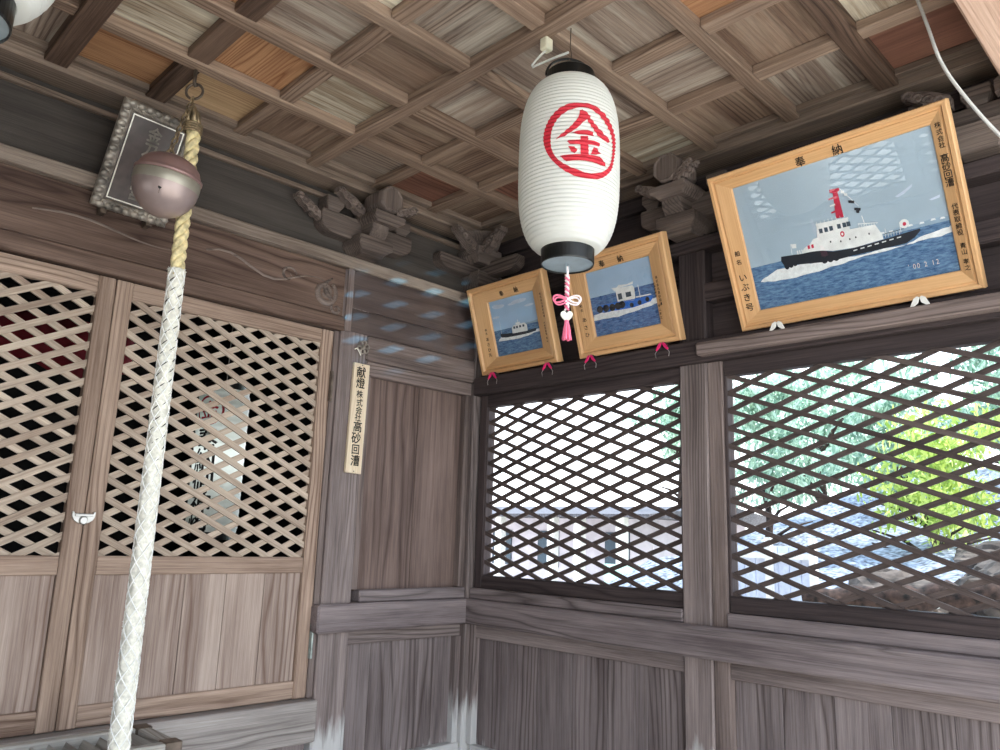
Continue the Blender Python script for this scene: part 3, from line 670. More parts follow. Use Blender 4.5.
def print_big(IP, t_, iw, ih):
    mb = MB(); mats = [P['sky'], P['sea'], P['foam'], P['hull'], P['cabin'], P['funnel'], P['pane'], P['hill'], P['cloud'], P['date']]
    A = lambda pts, k, mi: poly_print(mb, IP, pts, k, mi)
    A([(0, .345), (1, .35), (1, 1), (0, 1)], 0, 0); A([(0, 0), (1, 0), (1, .35), (0, .345)], 0, 1)
    A([(.60, .35), (.66, .372), (.72, .365), (.78, .385), (.86, .375), (.93, .39), (1, .378), (1, .35)], 1, 7)
    A([(.62, .352), (.7, .36), (.8, .37), (.9, .365), (1, .37), (1, .352)], 2, 2) if 0 else None
    for q in ((.66, .36), (.70, .365), (.74, .362), (.83, .372), (.88, .37), (.93, .375), (.97, .37)): A([(q[0]-.012, q[1]), (q[0]+.012, q[1]), (q[0]+.008, q[1]+.012), (q[0]-.006, q[1]+.014)], 2, 2)
    A([(.79, .60), (.84, .63), (.875, .655), (.87, .635), (.83, .60), (.80, .59)], 1, 8); A([(.93, .52), (.98, .535), (.975, .515), (.94, .51)], 1, 8)
    foam = [(.037, .225), (.10, .265), (.157, .292), (.30, .285), (.395, .262), (.6, .258), (.795, .256), (.86, .285), (.95, .305), (1.0, .312), (1.0, .262), (.9, .258), (.80, .248), (.6, .236), (.491, .225), (.36, .205), (.235, .195), (.12, .2)]
    A(jag(foam, .006, 4), 2, 2)
    A([(.18, .379), (.175, .345), (.185, .310), (.28, .285), (.40, .262), (.47, .258), (.542, .262), (.68, .262), (.796, .262), (.84, .292), (.87, .33), (.866, .342), (.80, .335), (.735, .328), (.62, .318), (.535, .316), (.45, .325), (.40, .350), (.35, .362), (.30, .362), (.242, .371)], 3, 3)
    for k in range(9): A(disc(.20+.023*k, .315+.002*k-.004*abs(k-4), .014, .030), 4, 3)
    for k in range(3): A(disc(.40+.03*k, .275, .016, .025), 4, 3)
    A([(.29, .365), (.31, .40), (.345, .42), (.366, .451), (.389, .455), (.398, .55), (.557, .538), (.556, .455), (.60, .452), (.676, .444), (.699, .36), (.70, .328), (.56, .316), (.45, .33), (.40, .352), (.34, .362)], 5, 4)
    for a in (.405, .432, .458, .498, .525, .545): A([(a, .480), (a+.018, .478), (a+.018, .512), (a, .515)], 6, 6)
    for a, c_ in ((.45, .40), (.50, .385), (.545, .385), (.575, .388), (.64, .39)): A(disc(a, c_, .004, .008, 8), 6, 3)
    for a in (.33, .35): A([(a, .385), (a+.012, .387), (a+.012, .415), (a, .412)], 6, 5)
    A(disc(.515, .435, .011, .022), 6, 5); A(disc(.515, .435, .005, .010), 7, 4)
    A([(.498, .775), (.548, .768), (.546, .748), (.536, .742), (.540, .552), (.502, .558), (.512, .745), (.498, .752)], 6, 5)
    for c_ in (.60, .65, .70): A([(.485, c_), (.512, c_+.004), (.512, c_+.016), (.485, c_+.012)], 7, 5 if c_ != .65 else 4)
    A([(.395, .545), (.56, .533), (.56, .545), (.395, .557)], 6, 4)
    for k in range(8): A([(.40+.02*k, .55), (.403+.02*k, .55), (.403+.02*k, .572), (.40+.02*k, .572)], 6, 4)
    for k in range(8): A([(.60+.012*k, .445), (.602+.012*k, .445), (.602+.012*k, .478-.003*k), (.60+.012*k, .478-.003*k)], 6, 4)
    A([(.598, .475), (.69, .45), (.69, .455), (.598, .482)], 6, 4)
    A([(.628, .46), (.632, .46), (.626, .53), (.622, .53)], 6, 4)
    A([(.545, .765), (.62, .60), (.622, .602), (.548, .768)], 6, 4)
    for a, c_, mi in ((.552, .745, 4), (.565, .72, 4), (.578, .662, 3), (.590, .655, 3), (.598, .60, 3), (.612, .592, 3), (.604, .578, 3)): A([(a, c_), (a+.016, c_-.006), (a+.012, c_-.026), (a-.002, c_-.018)], 7, mi)
    A([(.715, .36), (.718, .36), (.718, .40), (.715, .40)], 6, 4); A(disc(.805, .400, .022, .032), 6, 4); A(disc(.806, .398, .008, .014), 7, 5); A([(.782, .345), (.785, .345), (.787, .42), (.784, .42)], 6, 4)
    for k in range(6): A([(.71+.013*k, .335), (.712+.013*k, .335), (.714+.013*k, .362), (.712+.013*k, .362)], 6, 4)
    A([(.705, .36), (.80, .365), (.80, .369), (.705, .364)], 6, 3)
    A([(.24, .375), (.243, .375), (.247, .455), (.244, .455)], 6, 4); A([(.246, .455), (.275, .448), (.272, .415), (.250, .42)], 6, 4)
    for k in range(5): A([(.27+.012*k, .365), (.276+.012*k, .365), (.276+.012*k, .395), (.27+.012*k, .395)], 6, 4)
    for k in range(7): A([(.55+.035*k, .292+.003*k), (.57+.035*k, .294+.003*k), (.57+.035*k, .302+.003*k), (.55+.035*k, .300+.003*k)], 6, 4)
    mb.build('photo_print', mats, t_)
    mb = MB()
    for ch, a in (("'", .785), ('0', .81), ('0', .828), ('2', .860), ('1', .893), ('2', .912)): put(mb, ch, lambda p, q: IP(p, q, 5), .05, (a, .093), .0, .8*ih/iw)
    mb.build('date_stamp', P['date'], t_)
def print_blue(IP, t_, iw, ih):
    mb = MB(); mats = [P['sky2'], P['sea2'], P['foam'], P['hull'], P['hullb'], P['cabin'], P['pane']]
    A = lambda pts, k, mi: poly_print(mb, IP, pts, k, mi)
    A([(0, .605), (1, .6), (1, 1), (0, 1)], 0, 0); A([(0, 0), (1, 0), (1, .6), (0, .605)], 0, 1)
    A(jag([(0, .262), (.02, .338), (.193, .345), (.5, .35), (.8, .37), (1., .40), (1., .31), (.8, .28), (.617, .26), (.3, .235)], .012, 4), 2, 2)
    A([(.09, .40), (.10, .46), (.3, .46), (.5, .455), (.7, .44), (.949, .43), (.94, .39), (.9, .35), (.75, .33), (.626, .318), (.4, .33), (.1, .36)], 3, 4)
    for a, c_ in ((.127, .405), (.224, .40), (.324, .392), (.413, .392), (.478, .398), (.62, .36), (.74, .37), (.86, .39)): A(disc(a, c_, .05 if a < .5 else .03, .055 if a < .5 else .035), 4, 3)
    A([(.415, .63), (.47, .655), (.68, .645), (.70, .60), (.69, .45), (.66, .42), (.42, .45)], 3, 5); A([(.44, .57), (.50, .57), (.50, .48), (.44, .48)], 5, 6); A([(.56, .565), (.64, .56), (.64, .49), (.56, .49)], 5, 6)
    A([(.40, .62), (.36, .68), (.44, .67), (.48, .70), (.6, .68), (.70, .70), (.69, .66), (.48, .655)], 4, 5)
    A([(.755, .63), (.765, .63), (.77, .44), (.76, .44)], 4, 5); A([(.70, .45), (.93, .44), (.92, .46), (.70, .47)], 4, 5)
    mb.build('photo_print', mats, t_)
def print_small(IP, t_, iw, ih):
    mb = MB(); mats = [P['sky2'], P['sea'], P['foam'], P['hull'], P['cabin'], P['pane'], P['cloud'], P['hill']]
    A = lambda pts, k, mi: poly_print(mb, IP, pts, k, mi)
    A([(0, .465), (1, .46), (1, 1), (0, 1)], 0, 0); A([(0, 0), (1, 0), (1, .46), (0, .465)], 0, 1)
    for a, c_, ra, rb in ((.2, .88, .13, .035), (.13, .90, .08, .03), (.65, .89, .17, .035), (.5, .87, .1, .02), (.1, .70, .08, .02), (.85, .78, .1, .02)): A(disc(a, c_, ra, rb), 1, 6)
    A([(.5, .462), (.65, .49), (.8, .485), (1, .505), (1, .46)], 1, 7)
    A(jag([(.063, .275), (.129, .335), (.4, .33), (.704, .31), (1., .345), (1., .30), (.698, .262), (.4, .25)], .01, 4), 2, 2)
    A([(.13, .374), (.14, .395), (.25, .38), (.436, .362), (.7, .355), (.92, .36), (.90, .315), (.75, .30), (.5, .30), (.25, .31), (.146, .328)], 3, 3)
    A([(.40, .36), (.405, .45), (.45, .495), (.69, .50), (.735, .45), (.73, .345), (.42, .355)], 4, 4)
    for a in (.44, .50, .57, .64): A([(a, .43), (a+.04, .43), (a+.04, .47), (a, .47)], 5, 5)
    A([(.55, .49), (.56, .49), (.56, .58), (.55, .58)], 4, 4); A([(.16, .39), (.165, .39), (.168, .62), (.163, .62)], 4, 4); A([(.50, .50), (.60, .50), (.60, .53), (.50, .53)], 4, 4)
    mb.build('photo_print', mats, t_)
TX_BIG = [(.031, [('奉', (.311, .4895)), ('納', (.425, .4895))]), (.017, list(zip('株式会社', [(.695, .468), (.696, .449), (.696, .430), (.696, .412)]))),
          (.024, list(zip('高砂回漕', [(.696, .376), (.696, .353), (.696, .330), (.696, .307)]))), (.017, list(zip('代表取締役', [(.696, .240), (.696, .222), (.696, .203), (.696, .184), (.696, .166)]))),
          (.016, list(zip('青山', [(.696, .128), (.696, .110)]))), (.016, list(zip('孝之', [(.696, .083), (.696, .065)]))), (.018, list(zip('船名', [(.044, .262), (.043, .233)]))), (.027, list(zip('いぶき号', [(.044, .180), (.044, .147), (.043, .112), (.044, .078)])))]
TX_BLUE = [(.027, [('奉', (.181, .350)), ('納', (.269, .350))]), (.0115, list(zip('株式会社高砂回漕', [(.410, .245-.0142*k) for k in range(8)]))), (.0095, list(zip('代表取締役', [(.394, .225-.0112*k) for k in range(5)]))),
           (.0105, list(zip('青山孝之', [(.399, .140-.0145*k) for k in range(4)]))), (.012, list(zip('船名', [(.047, .208), (.048, .190)]))), (.019, list(zip('あさひ', [(.052, .151), (.053, .120), (.053, .090)])))]
TX_SMALL = [(.025, [('奉', (.200, .341)), ('納', (.287, .341))]), (.0105, list(zip('株式会社高砂回漕', [(.421, .295-.0135*k) for k in range(8)]))), (.010, list(zip('代表取締役', [(.415, .172-.0115*k) for k in range(5)]))),
            (.010, list(zip('青山', [(.414, .108), (.413, .095)]))), (.011, list(zip('船名', [(.066, .200), (.066, .184)]))), (.017, list(zip('あさひ丸', [(.066, .158), (.066, .134), (.066, .110), (.066, .087)])))]
framed_picture('large light wooden framed photograph of a tugboat with red mast, hung over the right window', -1.385, .714, .729, .530, .400, (.072, .054, .060, .055), print_big, TX_BIG, W['honey'], 0, 1.0, .008)
framed_picture('wooden framed photograph of a blue tugboat, partly behind the paper lantern', -.676, .7165, .472, .402, .29, (.084, .084, .075, .070), print_blue, TX_BLUE, W['honey'], 0, 1.25, .012)
framed_picture('smallest framed photograph, a white cabin boat at sea, nearest the corner', -.106, .7165, .455, .397, .30, (.098, .084, .072, .078), print_small, TX_SMALL, W['honey'], 0, 1.25, .008)

# clips that carry the frames
def clip(y, pink, label, group):
    t_ = thing('frame_clip', (-.058, y, .705), label, 'clip', group)
    mb = MB(); mb.box(-.082, -.055, y-.007, y+.007, .698, .716); mb.tube([(-.086, y, .712), (-.07, y, .716), (-.056, y, .70)], .005, 6); mb.build('clip_body', P['ink'], t_, .002)
    for s_ in (-1, 1):
        mb = MB(); pl = [(0, .006), (.006, .010), (.016, .004), (.034, -.034), (.020, -.022), (.004, -.010)]
        if pink: pl = [(0, .004), (.006, .008), (.014, .002), (.028, -.020), (.022, -.024), (.008, -.012)]
        mb.prism([Vector((-.088 + abs(z)*.1, y+s_*a, .708+z)) for a, z in pl], (-.004, 0, 0)); mb.build('clip_wing', P['pink'] if pink else P['white'], t_, .001)
    if pink:
        for s_ in (-1, 1): mb = MB(); mb.tube([(-.088, y+s_*.020, .690), (-.087, y+s_*.030, .676), (-.086, y+s_*.027, .660)], .0014, 5); mb.build('wire_leg', P['steel'], t_)
for y, lb in ((-.201, 'pink clip under the left end of the picture nearest the corner'), (-.526, 'pink clip under the right end of the picture nearest the corner'), (-.752, 'pink clip under the left end of the blue tugboat picture'), (-1.085, 'pink clip under the right end of the blue tugboat picture')): clip(y, True, lb, 'pink clips under the two smaller pictures')
for y, lb in ((-1.525, 'black and white clip under the left end of the large picture'), (-1.955, 'black and white clip under the right end of the large picture')): clip(y, False, lb, 'white clips under the large picture')

# ================================================================== PAPER LANTERNS
EMB = {'roof_left': [(-0.0093, 1.079), (-0.0017, 1.083), (0.0091, 1.076), (0.0203, 1.067), (0.0165, 1.06), (0.0021, 1.049), (-0.0117, 1.032), (-0.0253, 1.02), (-0.0453, 1.006), (-0.0675, 0.998), (-0.0625, 1.005), (-0.0455, 1.019), (-0.0288, 1.035), (-0.0153, 1.054), (-0.0086, 1.068)], 'roof_right': [(0.0093, 1.065), (0.0184, 1.063), (0.036, 1.044), (0.0575, 1.03), (0.0856, 1.016), (0.0746, 1.008), (0.0532, 1.01), (0.0381, 1.019), (0.0243, 1.036), (0.0129, 1.05)], 's': [(-0.0303, 1.014), (-0.015, 1.02), (0.0131, 1.026), (0.0265, 1.022), (0.0284, 1.011), (0.0098, 1.011), (-0.0114, 1.01)], 'v': [(-0.0062, 1.007), (0.0134, 1.009), (0.0157, 0.952), (-0.0055, 0.949)], 'm': [(-0.0401, 0.99), (-0.035, 0.995), (0.0284, 0.999), (0.0489, 0.997), (0.0446, 0.987), (0.0248, 0.987), (-0.0315, 0.983)], 'dl': [(-0.0365, 0.977), (-0.0212, 0.976), (-0.0136, 0.967), (-0.021, 0.957), (-0.0296, 0.963)], 'dr': [(0.0286, 0.981), (0.0386, 0.98), (0.0498, 0.968), (0.0367, 0.963), (0.0212, 0.96), (0.0286, 0.972)], 'b': [(-0.0582, 0.952), (-0.0513, 0.953), (0.0448, 0.959), (0.0603, 0.953), (0.0689, 0.939), (0.0494, 0.936), (0.0253, 0.94), (-0.0072, 0.94), (-0.0408, 0.935)], 'o': [(-0.0055, 1.102), (0.0198, 1.104), (0.0479, 1.095), (0.0768, 1.079), (0.1013, 1.052), (0.1104, 1.022), (0.1018, 0.972), (0.0889, 0.937), (0.0584, 0.906), (0.0274, 0.894), (-0.01, 0.894), (-0.0472, 0.912), (-0.0789, 0.945), (-0.0963, 0.978), (-0.102, 1.009), (-0.0958, 1.041), (-0.0777, 1.071), (-0.0467, 1.094)], 'i': [(-0.0019, 1.088), (0.0238, 1.086), (0.0439, 1.077), (0.0665, 1.06), (0.0885, 1.034), (0.0946, 1.007), (0.0918, 0.975), (0.0803, 0.945), (0.0582, 0.922), (0.0293, 0.91), (0.0002, 0.91), (-0.0339, 0.922), (-0.0613, 0.942), (-0.0777, 0.97), (-0.0818, 1.001), (-0.077, 1.033), (-0.0598, 1.061), (-0.0327, 1.08)]}
LR, LT, LB = .1335, 1.226, .747
def lan_r(z):
    t_ = max(-1, min(1, (z-(LT+LB)/2)/((LT-LB)/2)))
    return .072 + (LR-.072)*(1-abs(t_)**3.3)**.58 + .0036*abs(math.sin(math.pi*(z-LB)/.0108))
def lantern(cx, cy, label, facing=-125):
    t_ = thing('paper_lantern', (cx, cy, .715), label, 'lantern', 'paper lanterns under the ceiling')
    n = 47*4; prof = [(lan_r(LT-(LT-LB)*k/n), LT-(LT-LB)*k/n) for k in range(n+1)]
    mb = MB(); mb.lathe(cx, cy, prof, 56, 1, close=False); mb.build('paper_body', P['paper'], t_, smooth=True)
    mb = MB(); mb.lathe(cx, cy, [(.066, LT-.004), (.068, LT), (.068, LT+.036), (.065, LT+.040), (.062, LT+.036), (.062, LT-.004)], 48, 1, False); mb.build('top_ring', P['blackring'], t_, smooth=False)
    mb = MB(); mb.lathe(cx, cy, [(.067, LB+.004), (.0705, LB+.004), (.0705, LB-.036), (.069, LB-.040), (.067, LB-.038), (.067, LB+.004)], 48, 1, False); mb.build('bottom_ring', P['blackring'], t_)
    mb = MB(); mb.lathe(cx, cy, [(.068, LB-.030), (.068, LB-.036), (.001, LB-.036)], 48, 1, True); mb.tube([(cx-.006, cy, LB-.034), (cx-.004, cy, LB-.06), (cx+.004, cy, LB-.06), (cx+.006, cy, LB-.034)], .0016, 6); mb.build('base_plate', P['disc'], t_)
    fa = math.radians(facing+90)
    mb = MB(); hp = [(cx+math.cos(fa)*.069*math.cos(v), cy+math.sin(fa)*.069*math.cos(v), LT+.030+.058*math.sin(v)) for v in [math.pi*i/16 for i in range(17)]]
    mb.tube(hp, .0038, 6); mb.build('carrying_handle', P['blackring'], t_)
    mb = MB(); mb.tube([(cx, cy, LT+.075), (cx+.004, cy, LT+.10), (cx-.002, cy, LT+.125), (cx, cy, 1.412)], .0016, 6); mb.tube([(cx+.005*math.cos(v), cy+.005*math.sin(v), LT+.084+.008*math.sin(v)) for v in [i*.7 for i in range(9)]], .0014, 5); mb.build('hanging_wire', P['iron'], t_)
    # red emblem painted round the paper
    fr_ = math.radians(facing)
    def wrap(polys, name, mat, eps=.0014):
        bm = bmesh.new()
        for pl in polys:
            vv = [bm.verts.new((p[0], 0, p[1])) for p in pl]; bm.faces.new(vv)
        bmesh.ops.triangulate(bm, faces=bm.faces[:])
        for k in range(-13, 14): bmesh.ops.bisect_plane(bm, geom=bm.verts[:]+bm.edges[:]+bm.faces[:], plane_co=(k*.009, 0, 0), plane_no=(1, 0, 0))
        zs = [LB+.0027*k for k in range(int((LT-LB)/.0027))]
        for z in zs:
            if .87 < z < 1.12: bmesh.ops.bisect_plane(bm, geom=bm.verts[:]+bm.edges[:]+bm.faces[:], plane_co=(0, 0, z), plane_no=(0, 0, 1))
        mb = MB(); bm.verts.index_update(); vs = []
        for v in bm.verts:
            a = fr_ + v.co.x/LR; r_ = lan_r(v.co.z)+eps; vs.append((cx+r_*math.cos(a), cy+r_*math.sin(a), v.co.z))
        fs = [tuple(reversed([q.index for q in f_.verts])) for f_ in bm.faces]; bm.free()
        mb.add(vs, fs, (0, 0, 1)); mb.build(name, mat, t_)
    polys = [EMB[k] for k in ('roof_left', 'roof_right', 's', 'v', 'm', 'dl', 'dr', 'b')]
    wrap(polys, 'emblem_character', P['red'])
    o_, i_ = EMB['o'], EMB['i']; nq = len(o_)
    def fine(rg, m_=4):
        out = []
        for k in range(nq):
            p0, p1, p2, p3 = rg[k-1], rg[k], rg[(k+1) % nq], rg[(k+2) % nq]
            for j in range(m_):
                s_ = j/m_; out.append(tuple(.5*((2*p1[c])+(-p0[c]+p2[c])*s_+(2*p0[c]-5*p1[c]+4*p2[c]-p3[c])*s_*s_+(-p0[c]+3*p1[c]-3*p2[c]+p3[c])*s_**3) for c in (0, 1)))
        return out
    O, I = fine(o_), fine(i_); nn = len(O)
    wrap([[O[k], O[(k+1) % nn], I[(k+1) % nn], I[k]] for k in range(nn)], 'emblem_circle', P['red'])
    return t_
lantern(-.954, -1.363, 'white ribbed paper lantern with red circled emblem, hanging in the middle of the view')
lantern(-2.318, -1.363, 'white paper lantern with black rim, cut off at the top left corner of the view', -55)

# heart charm with pink tassel below the lantern
cx, cy = -.954, -1.363
t_ = thing('tassel_charm', (cx, cy, .52), 'pink and white corded charm with white heart and pink tassel, hanging below the lantern', 'charm')
rt = Vector((.704, -.71, 0))
def tw(z0, z1, r_, off, n=40, turns=6): return [Vector((cx, cy, 0)) + rt*(r_*math.cos(turns*2*math.pi*k/n+off)) + Vector((.71, .704, 0))*(r_*math.sin(turns*2*math.pi*k/n+off)) + Vector((0, 0, z0+(z1-z0)*k/n)) for k in range(n+1)]
mb = MB(); mb.tube([(cx, cy, .704), (cx+.002, cy, .69), (cx, cy, .675)], .003, 6); mb.build('cord_loop', P['pinkw'], t_)
for nm, off, mt in (('pink_cord', 0, 'pinkt'), ('white_cord', math.pi, 'pinkw')):
    mb = MB(); mb.tube(tw(.680, .605, .0042, off, turns=5), .0028, 6); mb.tube(tw(.605, .585, .0042, off, 12, 1), .003, 6)
    s_ = 1 if off else -1
    lp = [Vector((cx, cy, .613)) + rt*(s_*(.036*math.sin(v/2)**1.0*1.0)) + Vector((0, 0, .010*math.sin(v)+.000)) - Vector((.71, .704, 0))*.006 for v in [i*2*math.pi/16 for i in range(17)]]
    mb.tube(lp, .0026, 6); mb.tube([p+Vector((0, 0, -.006))-rt*s_*.004 for p in lp], .0022, 6)
    mb.build(nm, P[mt], t_)
mb = MB(); hp = [(16*math.sin(v)**3/17*.017, (13*math.cos(v)-5*math.cos(2*v)-2*math.cos(3*v)-math.cos(4*v))/17*.019+.568) for v in [i*2*math.pi/28 for i in range(28)]]
mb.prism([Vector((cx, cy, b_)) + rt*a - Vector((.71, .704, 0))*.004 for a, b_ in hp], Vector((.71, .704, 0))*.008); mb.build('heart_tag', P['heart'], t_, .002)
mb = MB(); rr = random.Random(3)
for k in range(26):
    a = rr.uniform(0, 6.28); q = rr.uniform(.0, 1)**.5
    mb.tube([Vector((cx+.003*q*math.cos(a), cy+.003*q*math.sin(a), .556)), Vector((cx+.008*q*math.cos(a), cy+.008*q*math.sin(a), .535)), Vector((cx+.0125*q*math.cos(a), cy+.0125*q*math.sin(a), .503+rr.uniform(0, .004)))], .0022, 5)
mb.lathe(cx, cy, [(.004, .558), (.006, .556), (.0065, .548), (.005, .546)], 12); mb.build('tassel', P['pinkt'], t_)

# plug and looped flex beside the lantern hook
t_ = thing('ceiling_plug', (-.975, -1.29, 1.385), 'cream plastic plug and white flex on a ceiling batten above the lantern', 'plug')
mb = MB(); mb.box(-.992, -.962, -1.305, -1.278, 1.362, 1.400); mb.build('plug_body', P['cream'], t_, .005, segs=3)
mb = MB(); c0 = Vector((-.975, -1.29, 1.366)); L_ = -rt
mb.tube([c0, c0+L_*.012+Vector((0, 0, -.012)), c0+L_*.028+Vector((0, 0, -.032)), c0+L_*.040+Vector((0, 0, -.05)), c0+L_*.038+Vector((0, 0, -.056)), c0+L_*.02+Vector((0, 0, -.045)), c0-L_*.01+Vector((0, -.02, -.032)), Vector((-.957, -1.358, 1.337))], .0035, 7)
mb.build('flex', P['cable'], t_, smooth=True)

# ================================================================== BELL, RING AND ROPE
RX, RY = -1.575, -.362
t_ = thing('ceiling_ring', (-1.592, -.37, 1.33), 'rusty iron ring on a hook under a ceiling batten, carrying bell and rope', 'ring')
mb = MB(); mb.tube([(-1.597, -.375, 1.40), (-1.597, -.375, 1.358), (-1.592, -.372, 1.350), (-1.586, -.370, 1.356)], .006, 8); mb.build('hook', P['iron'], t_, smooth=True)
mb = MB(); mb.tube([Vector((-1.592, -.372, 1.330)) + rt*.026*math.cos(v) + Vector((0, 0, .026*math.sin(v))) for v in [i*2*math.pi/28 for i in range(28)]], .0042, 8, closed=True); mb.build('ring', P['iron'], t_, smooth=True)
t_ = thing('bell_rope', (RX, RY, -1.0), 'thick cream rope sleeved in white netting, hanging in front of the doors', 'rope')
def strand(mb, z0, z1, rad, off, ph, pitch, n, cx=RX, cy=RY, hand=1):
    mb.tube([(cx+off*math.cos(hand*2*math.pi*(z0+(z1-z0)*k/n)/pitch+ph), cy+off*math.sin(hand*2*math.pi*(z0+(z1-z0)*k/n)/pitch+ph), z0+(z1-z0)*k/n) for k in range(n+1)], rad, 8)
mb = MB()
for k in range(3): strand(mb, 1.232, .73, .0118, .0105, k*2*math.pi/3, .105, 60, hand=1)
mb.build('twisted_rope', P['ropey'], t_, smooth=True)
mb = MB()     # whipped eye at the top, bent over the chain
for k in range(3): mb.tube([Vector((RX, RY, 1.225)) + Vector((.010*math.cos(k*2.1), .010*math.sin(k*2.1), 0)), Vector((RX-.004, RY, 1.262)) + Vector((.008*math.cos(k*2.1), .008*math.sin(k*2.1), 0)), Vector((-1.590, RY-.006, 1.285)), Vector((-1.60, RY, 1.262)) , Vector((-1.598, RY, 1.22))], [.011, .010, .008, .008, .007], 7)
for z in (1.20, 1.208, 1.216, 1.224): mb.tube([(RX-.004+.026*math.cos(v), RY+.022*math.sin(v), z) for v in [i*2*math.pi/16 for i in range(16)]], .004, 6, closed=True)
mb.build('rope_eye', P['chain'], t_, smooth=True)
mb = MB(); n = 380; seg = 28; vs = []; fs = []; z0, z1 = .752, -1.0
for i in range(n+1):
    z = z0+(z1-z0)*i/n; s_ = i/n; rad = .0222+.0048*s_ + (.002 if i < 3 else 0)
    for k in range(seg):
        a = 2*math.pi*k/seg; r_ = rad + .0016*math.sin(3*a+z*60) + .0012*math.sin(-4*a+z*44) + .0013*random.uniform(-1, 1)
        vs.append((RX+r_*math.cos(a), RY+r_*math.sin(a), z))
for i in range(n):
    for k in range(seg): k2 = (k+1) % seg; fs.append((i*seg+k, (i+1)*seg+k, (i+1)*seg+k2, i*seg+k2))
fs.append(tuple(range(seg))); fs.append(tuple(reversed(range(n*seg, (n+1)*seg)))); mb.add(vs, fs); mb.build('rope_sleeve', P['ropew'], t_, smooth=True)
mb = MB()
for hand in (-1, 1):
    for k in range(5):
        n = 240; pts = []
        for i in range(n+1):
            z = .75-1.74*i/n; s_ = i/n; a = hand*2*math.pi*(z/.25)+k*2*math.pi/5; r_ = .0232+.0048*s_; pts.append((RX+r_*math.cos(a), RY+r_*math.sin(a), z))
        mb.tube(pts, .0017, 4)
mb.build('netting', P['ropen'], t_)
mb = MB(); rr = random.Random(5)
for k in range(260):
    z = rr.choice([rr.uniform(-1, .75), rr.uniform(-.5, -.1), rr.uniform(-.6, -.2), .75]); a = rr.uniform(0, 6.28); r_ = .0222+.0048*(.75-z)/1.75
    p0 = Vector((RX+r_*math.cos(a), RY+r_*math.sin(a), z)); p1 = p0+Vector((math.cos(a), math.sin(a), 0))*rr.uniform(.002, .0065)+Vector((0, 0, rr.uniform(-.008, .006))); mb.tube([p0, p1], [.0007, .0004], 3)
mb.build('frayed_fibres', P['ropen'], t_)['kind'] = 'stuff'
mb = MB()
for q in range(34):
    z = .715-.016*q; a0 = math.radians(-110)+(.9 if q % 2 else -.5)+.35*math.sin(q*1.3); r_ = .0242
    mb.tube([(RX+r_*math.cos(a0+v*.75), RY+r_*math.sin(a0+v*.75), z+v*.016) for v in (-.5, -.2, .2, .5)], [.0004, .0014, .0014, .0004], 5)
mb.build('sleeve_gaps', P['grille'], t_)
# bell
BX, BY, BZ = -1.668, -.447, .966
t_ = thing('suzu_bell', (BX, BY, BZ-.085), 'round mauve bronze bell with greenish band, beside the top of the rope', 'bell')
def sph(z): return math.sqrt(max(0, 1-(z/.097)**2))*.0915
def tilt_T():
    return Matrix.Translation(Vector((BX, BY, BZ))) @ Euler((math.radians(9), math.radians(4), 0)).to_matrix().to_4x4() @ Matrix.Translation(-Vector((BX, BY, BZ)))
TT = tilt_T()
mb = MB(); mb.lathe(BX, BY, [(.002, BZ-.097)]+[(sph(z), BZ+z) for z in [-.0965, -.095, -.091, -.083, -.071, -.056, -.040, -.024, -.010]]+[(.0912, BZ-.008)], 48, 1); mb.build('bell_shell', P['bronze'], t_, smooth=True, T=TT)
mb = MB(); mb.lathe(BX, BY, [(.0908, BZ-.010), (.0920, BZ-.007), (.0925, BZ+.004), (.0920, BZ+.018), (.0905, BZ+.022), (.088, BZ+.022)], 48, 1, False); mb.build('bell_band', P['bronzeb'], t_, smooth=True, T=TT)
mb = MB(); mb.lathe(BX, BY, [(.0885, BZ+.021), (.0945, BZ+.024), (.0945, BZ+.030), (.089, BZ+.034), (.0865, BZ+.040), (.080, BZ+.056), (.066, BZ+.071), (.045, BZ+.082), (.02, BZ+.087), (.002, BZ+.088)], 48, 1, False); mb.build('bell_cap', P['bronzec'], t_, smooth=True, T=TT)
vdir = Vector((-2.4524+1.652, -2.6355+.405, 0)).normalized()
def onb(az, z): d = Matrix.Rotation(az, 3, 'Z') @ vdir; return Vector((BX, BY, BZ+z)) + d*(sph(z)+.0002)
mb = MB(); mb.tube([onb(-.12, -.034), onb(-.12, -.0342)-vdir*.002], .0048, 10); mb.tube([onb(-.12, -.034-.004*k) for k in range(5)], .0006, 4); mb.build('sound_slot', P['glassy'], t_, T=TT)
mb = MB()
top = Vector((BX, BY, BZ+.088)); rg = Vector((-1.596, -.378, 1.306))
mb.tube([top+Vector((0, 0, .010))+rt*.010*math.cos(v)+Vector((0, 0, .012*math.sin(v))) for v in [i*2*math.pi/14 for i in range(14)]], .0035, 6, closed=True)
nl = 9
for k in range(nl):
    c1 = top+Vector((0, 0, .02)) + (rg-top-Vector((0, 0, .02)))*((k+.5)/nl); d = (rg-top).normalized(); sd_ = rt if k % 2 else Vector((.71, .704, 0))
    mb.tube([c1+d*.0155*math.cos(v)+sd_*.0075*math.sin(v) for v in [i*2*math.pi/12 for i in range(12)]], .0028, 6, closed=True)
mb.build('chain', P['chain'], t_, smooth=True)

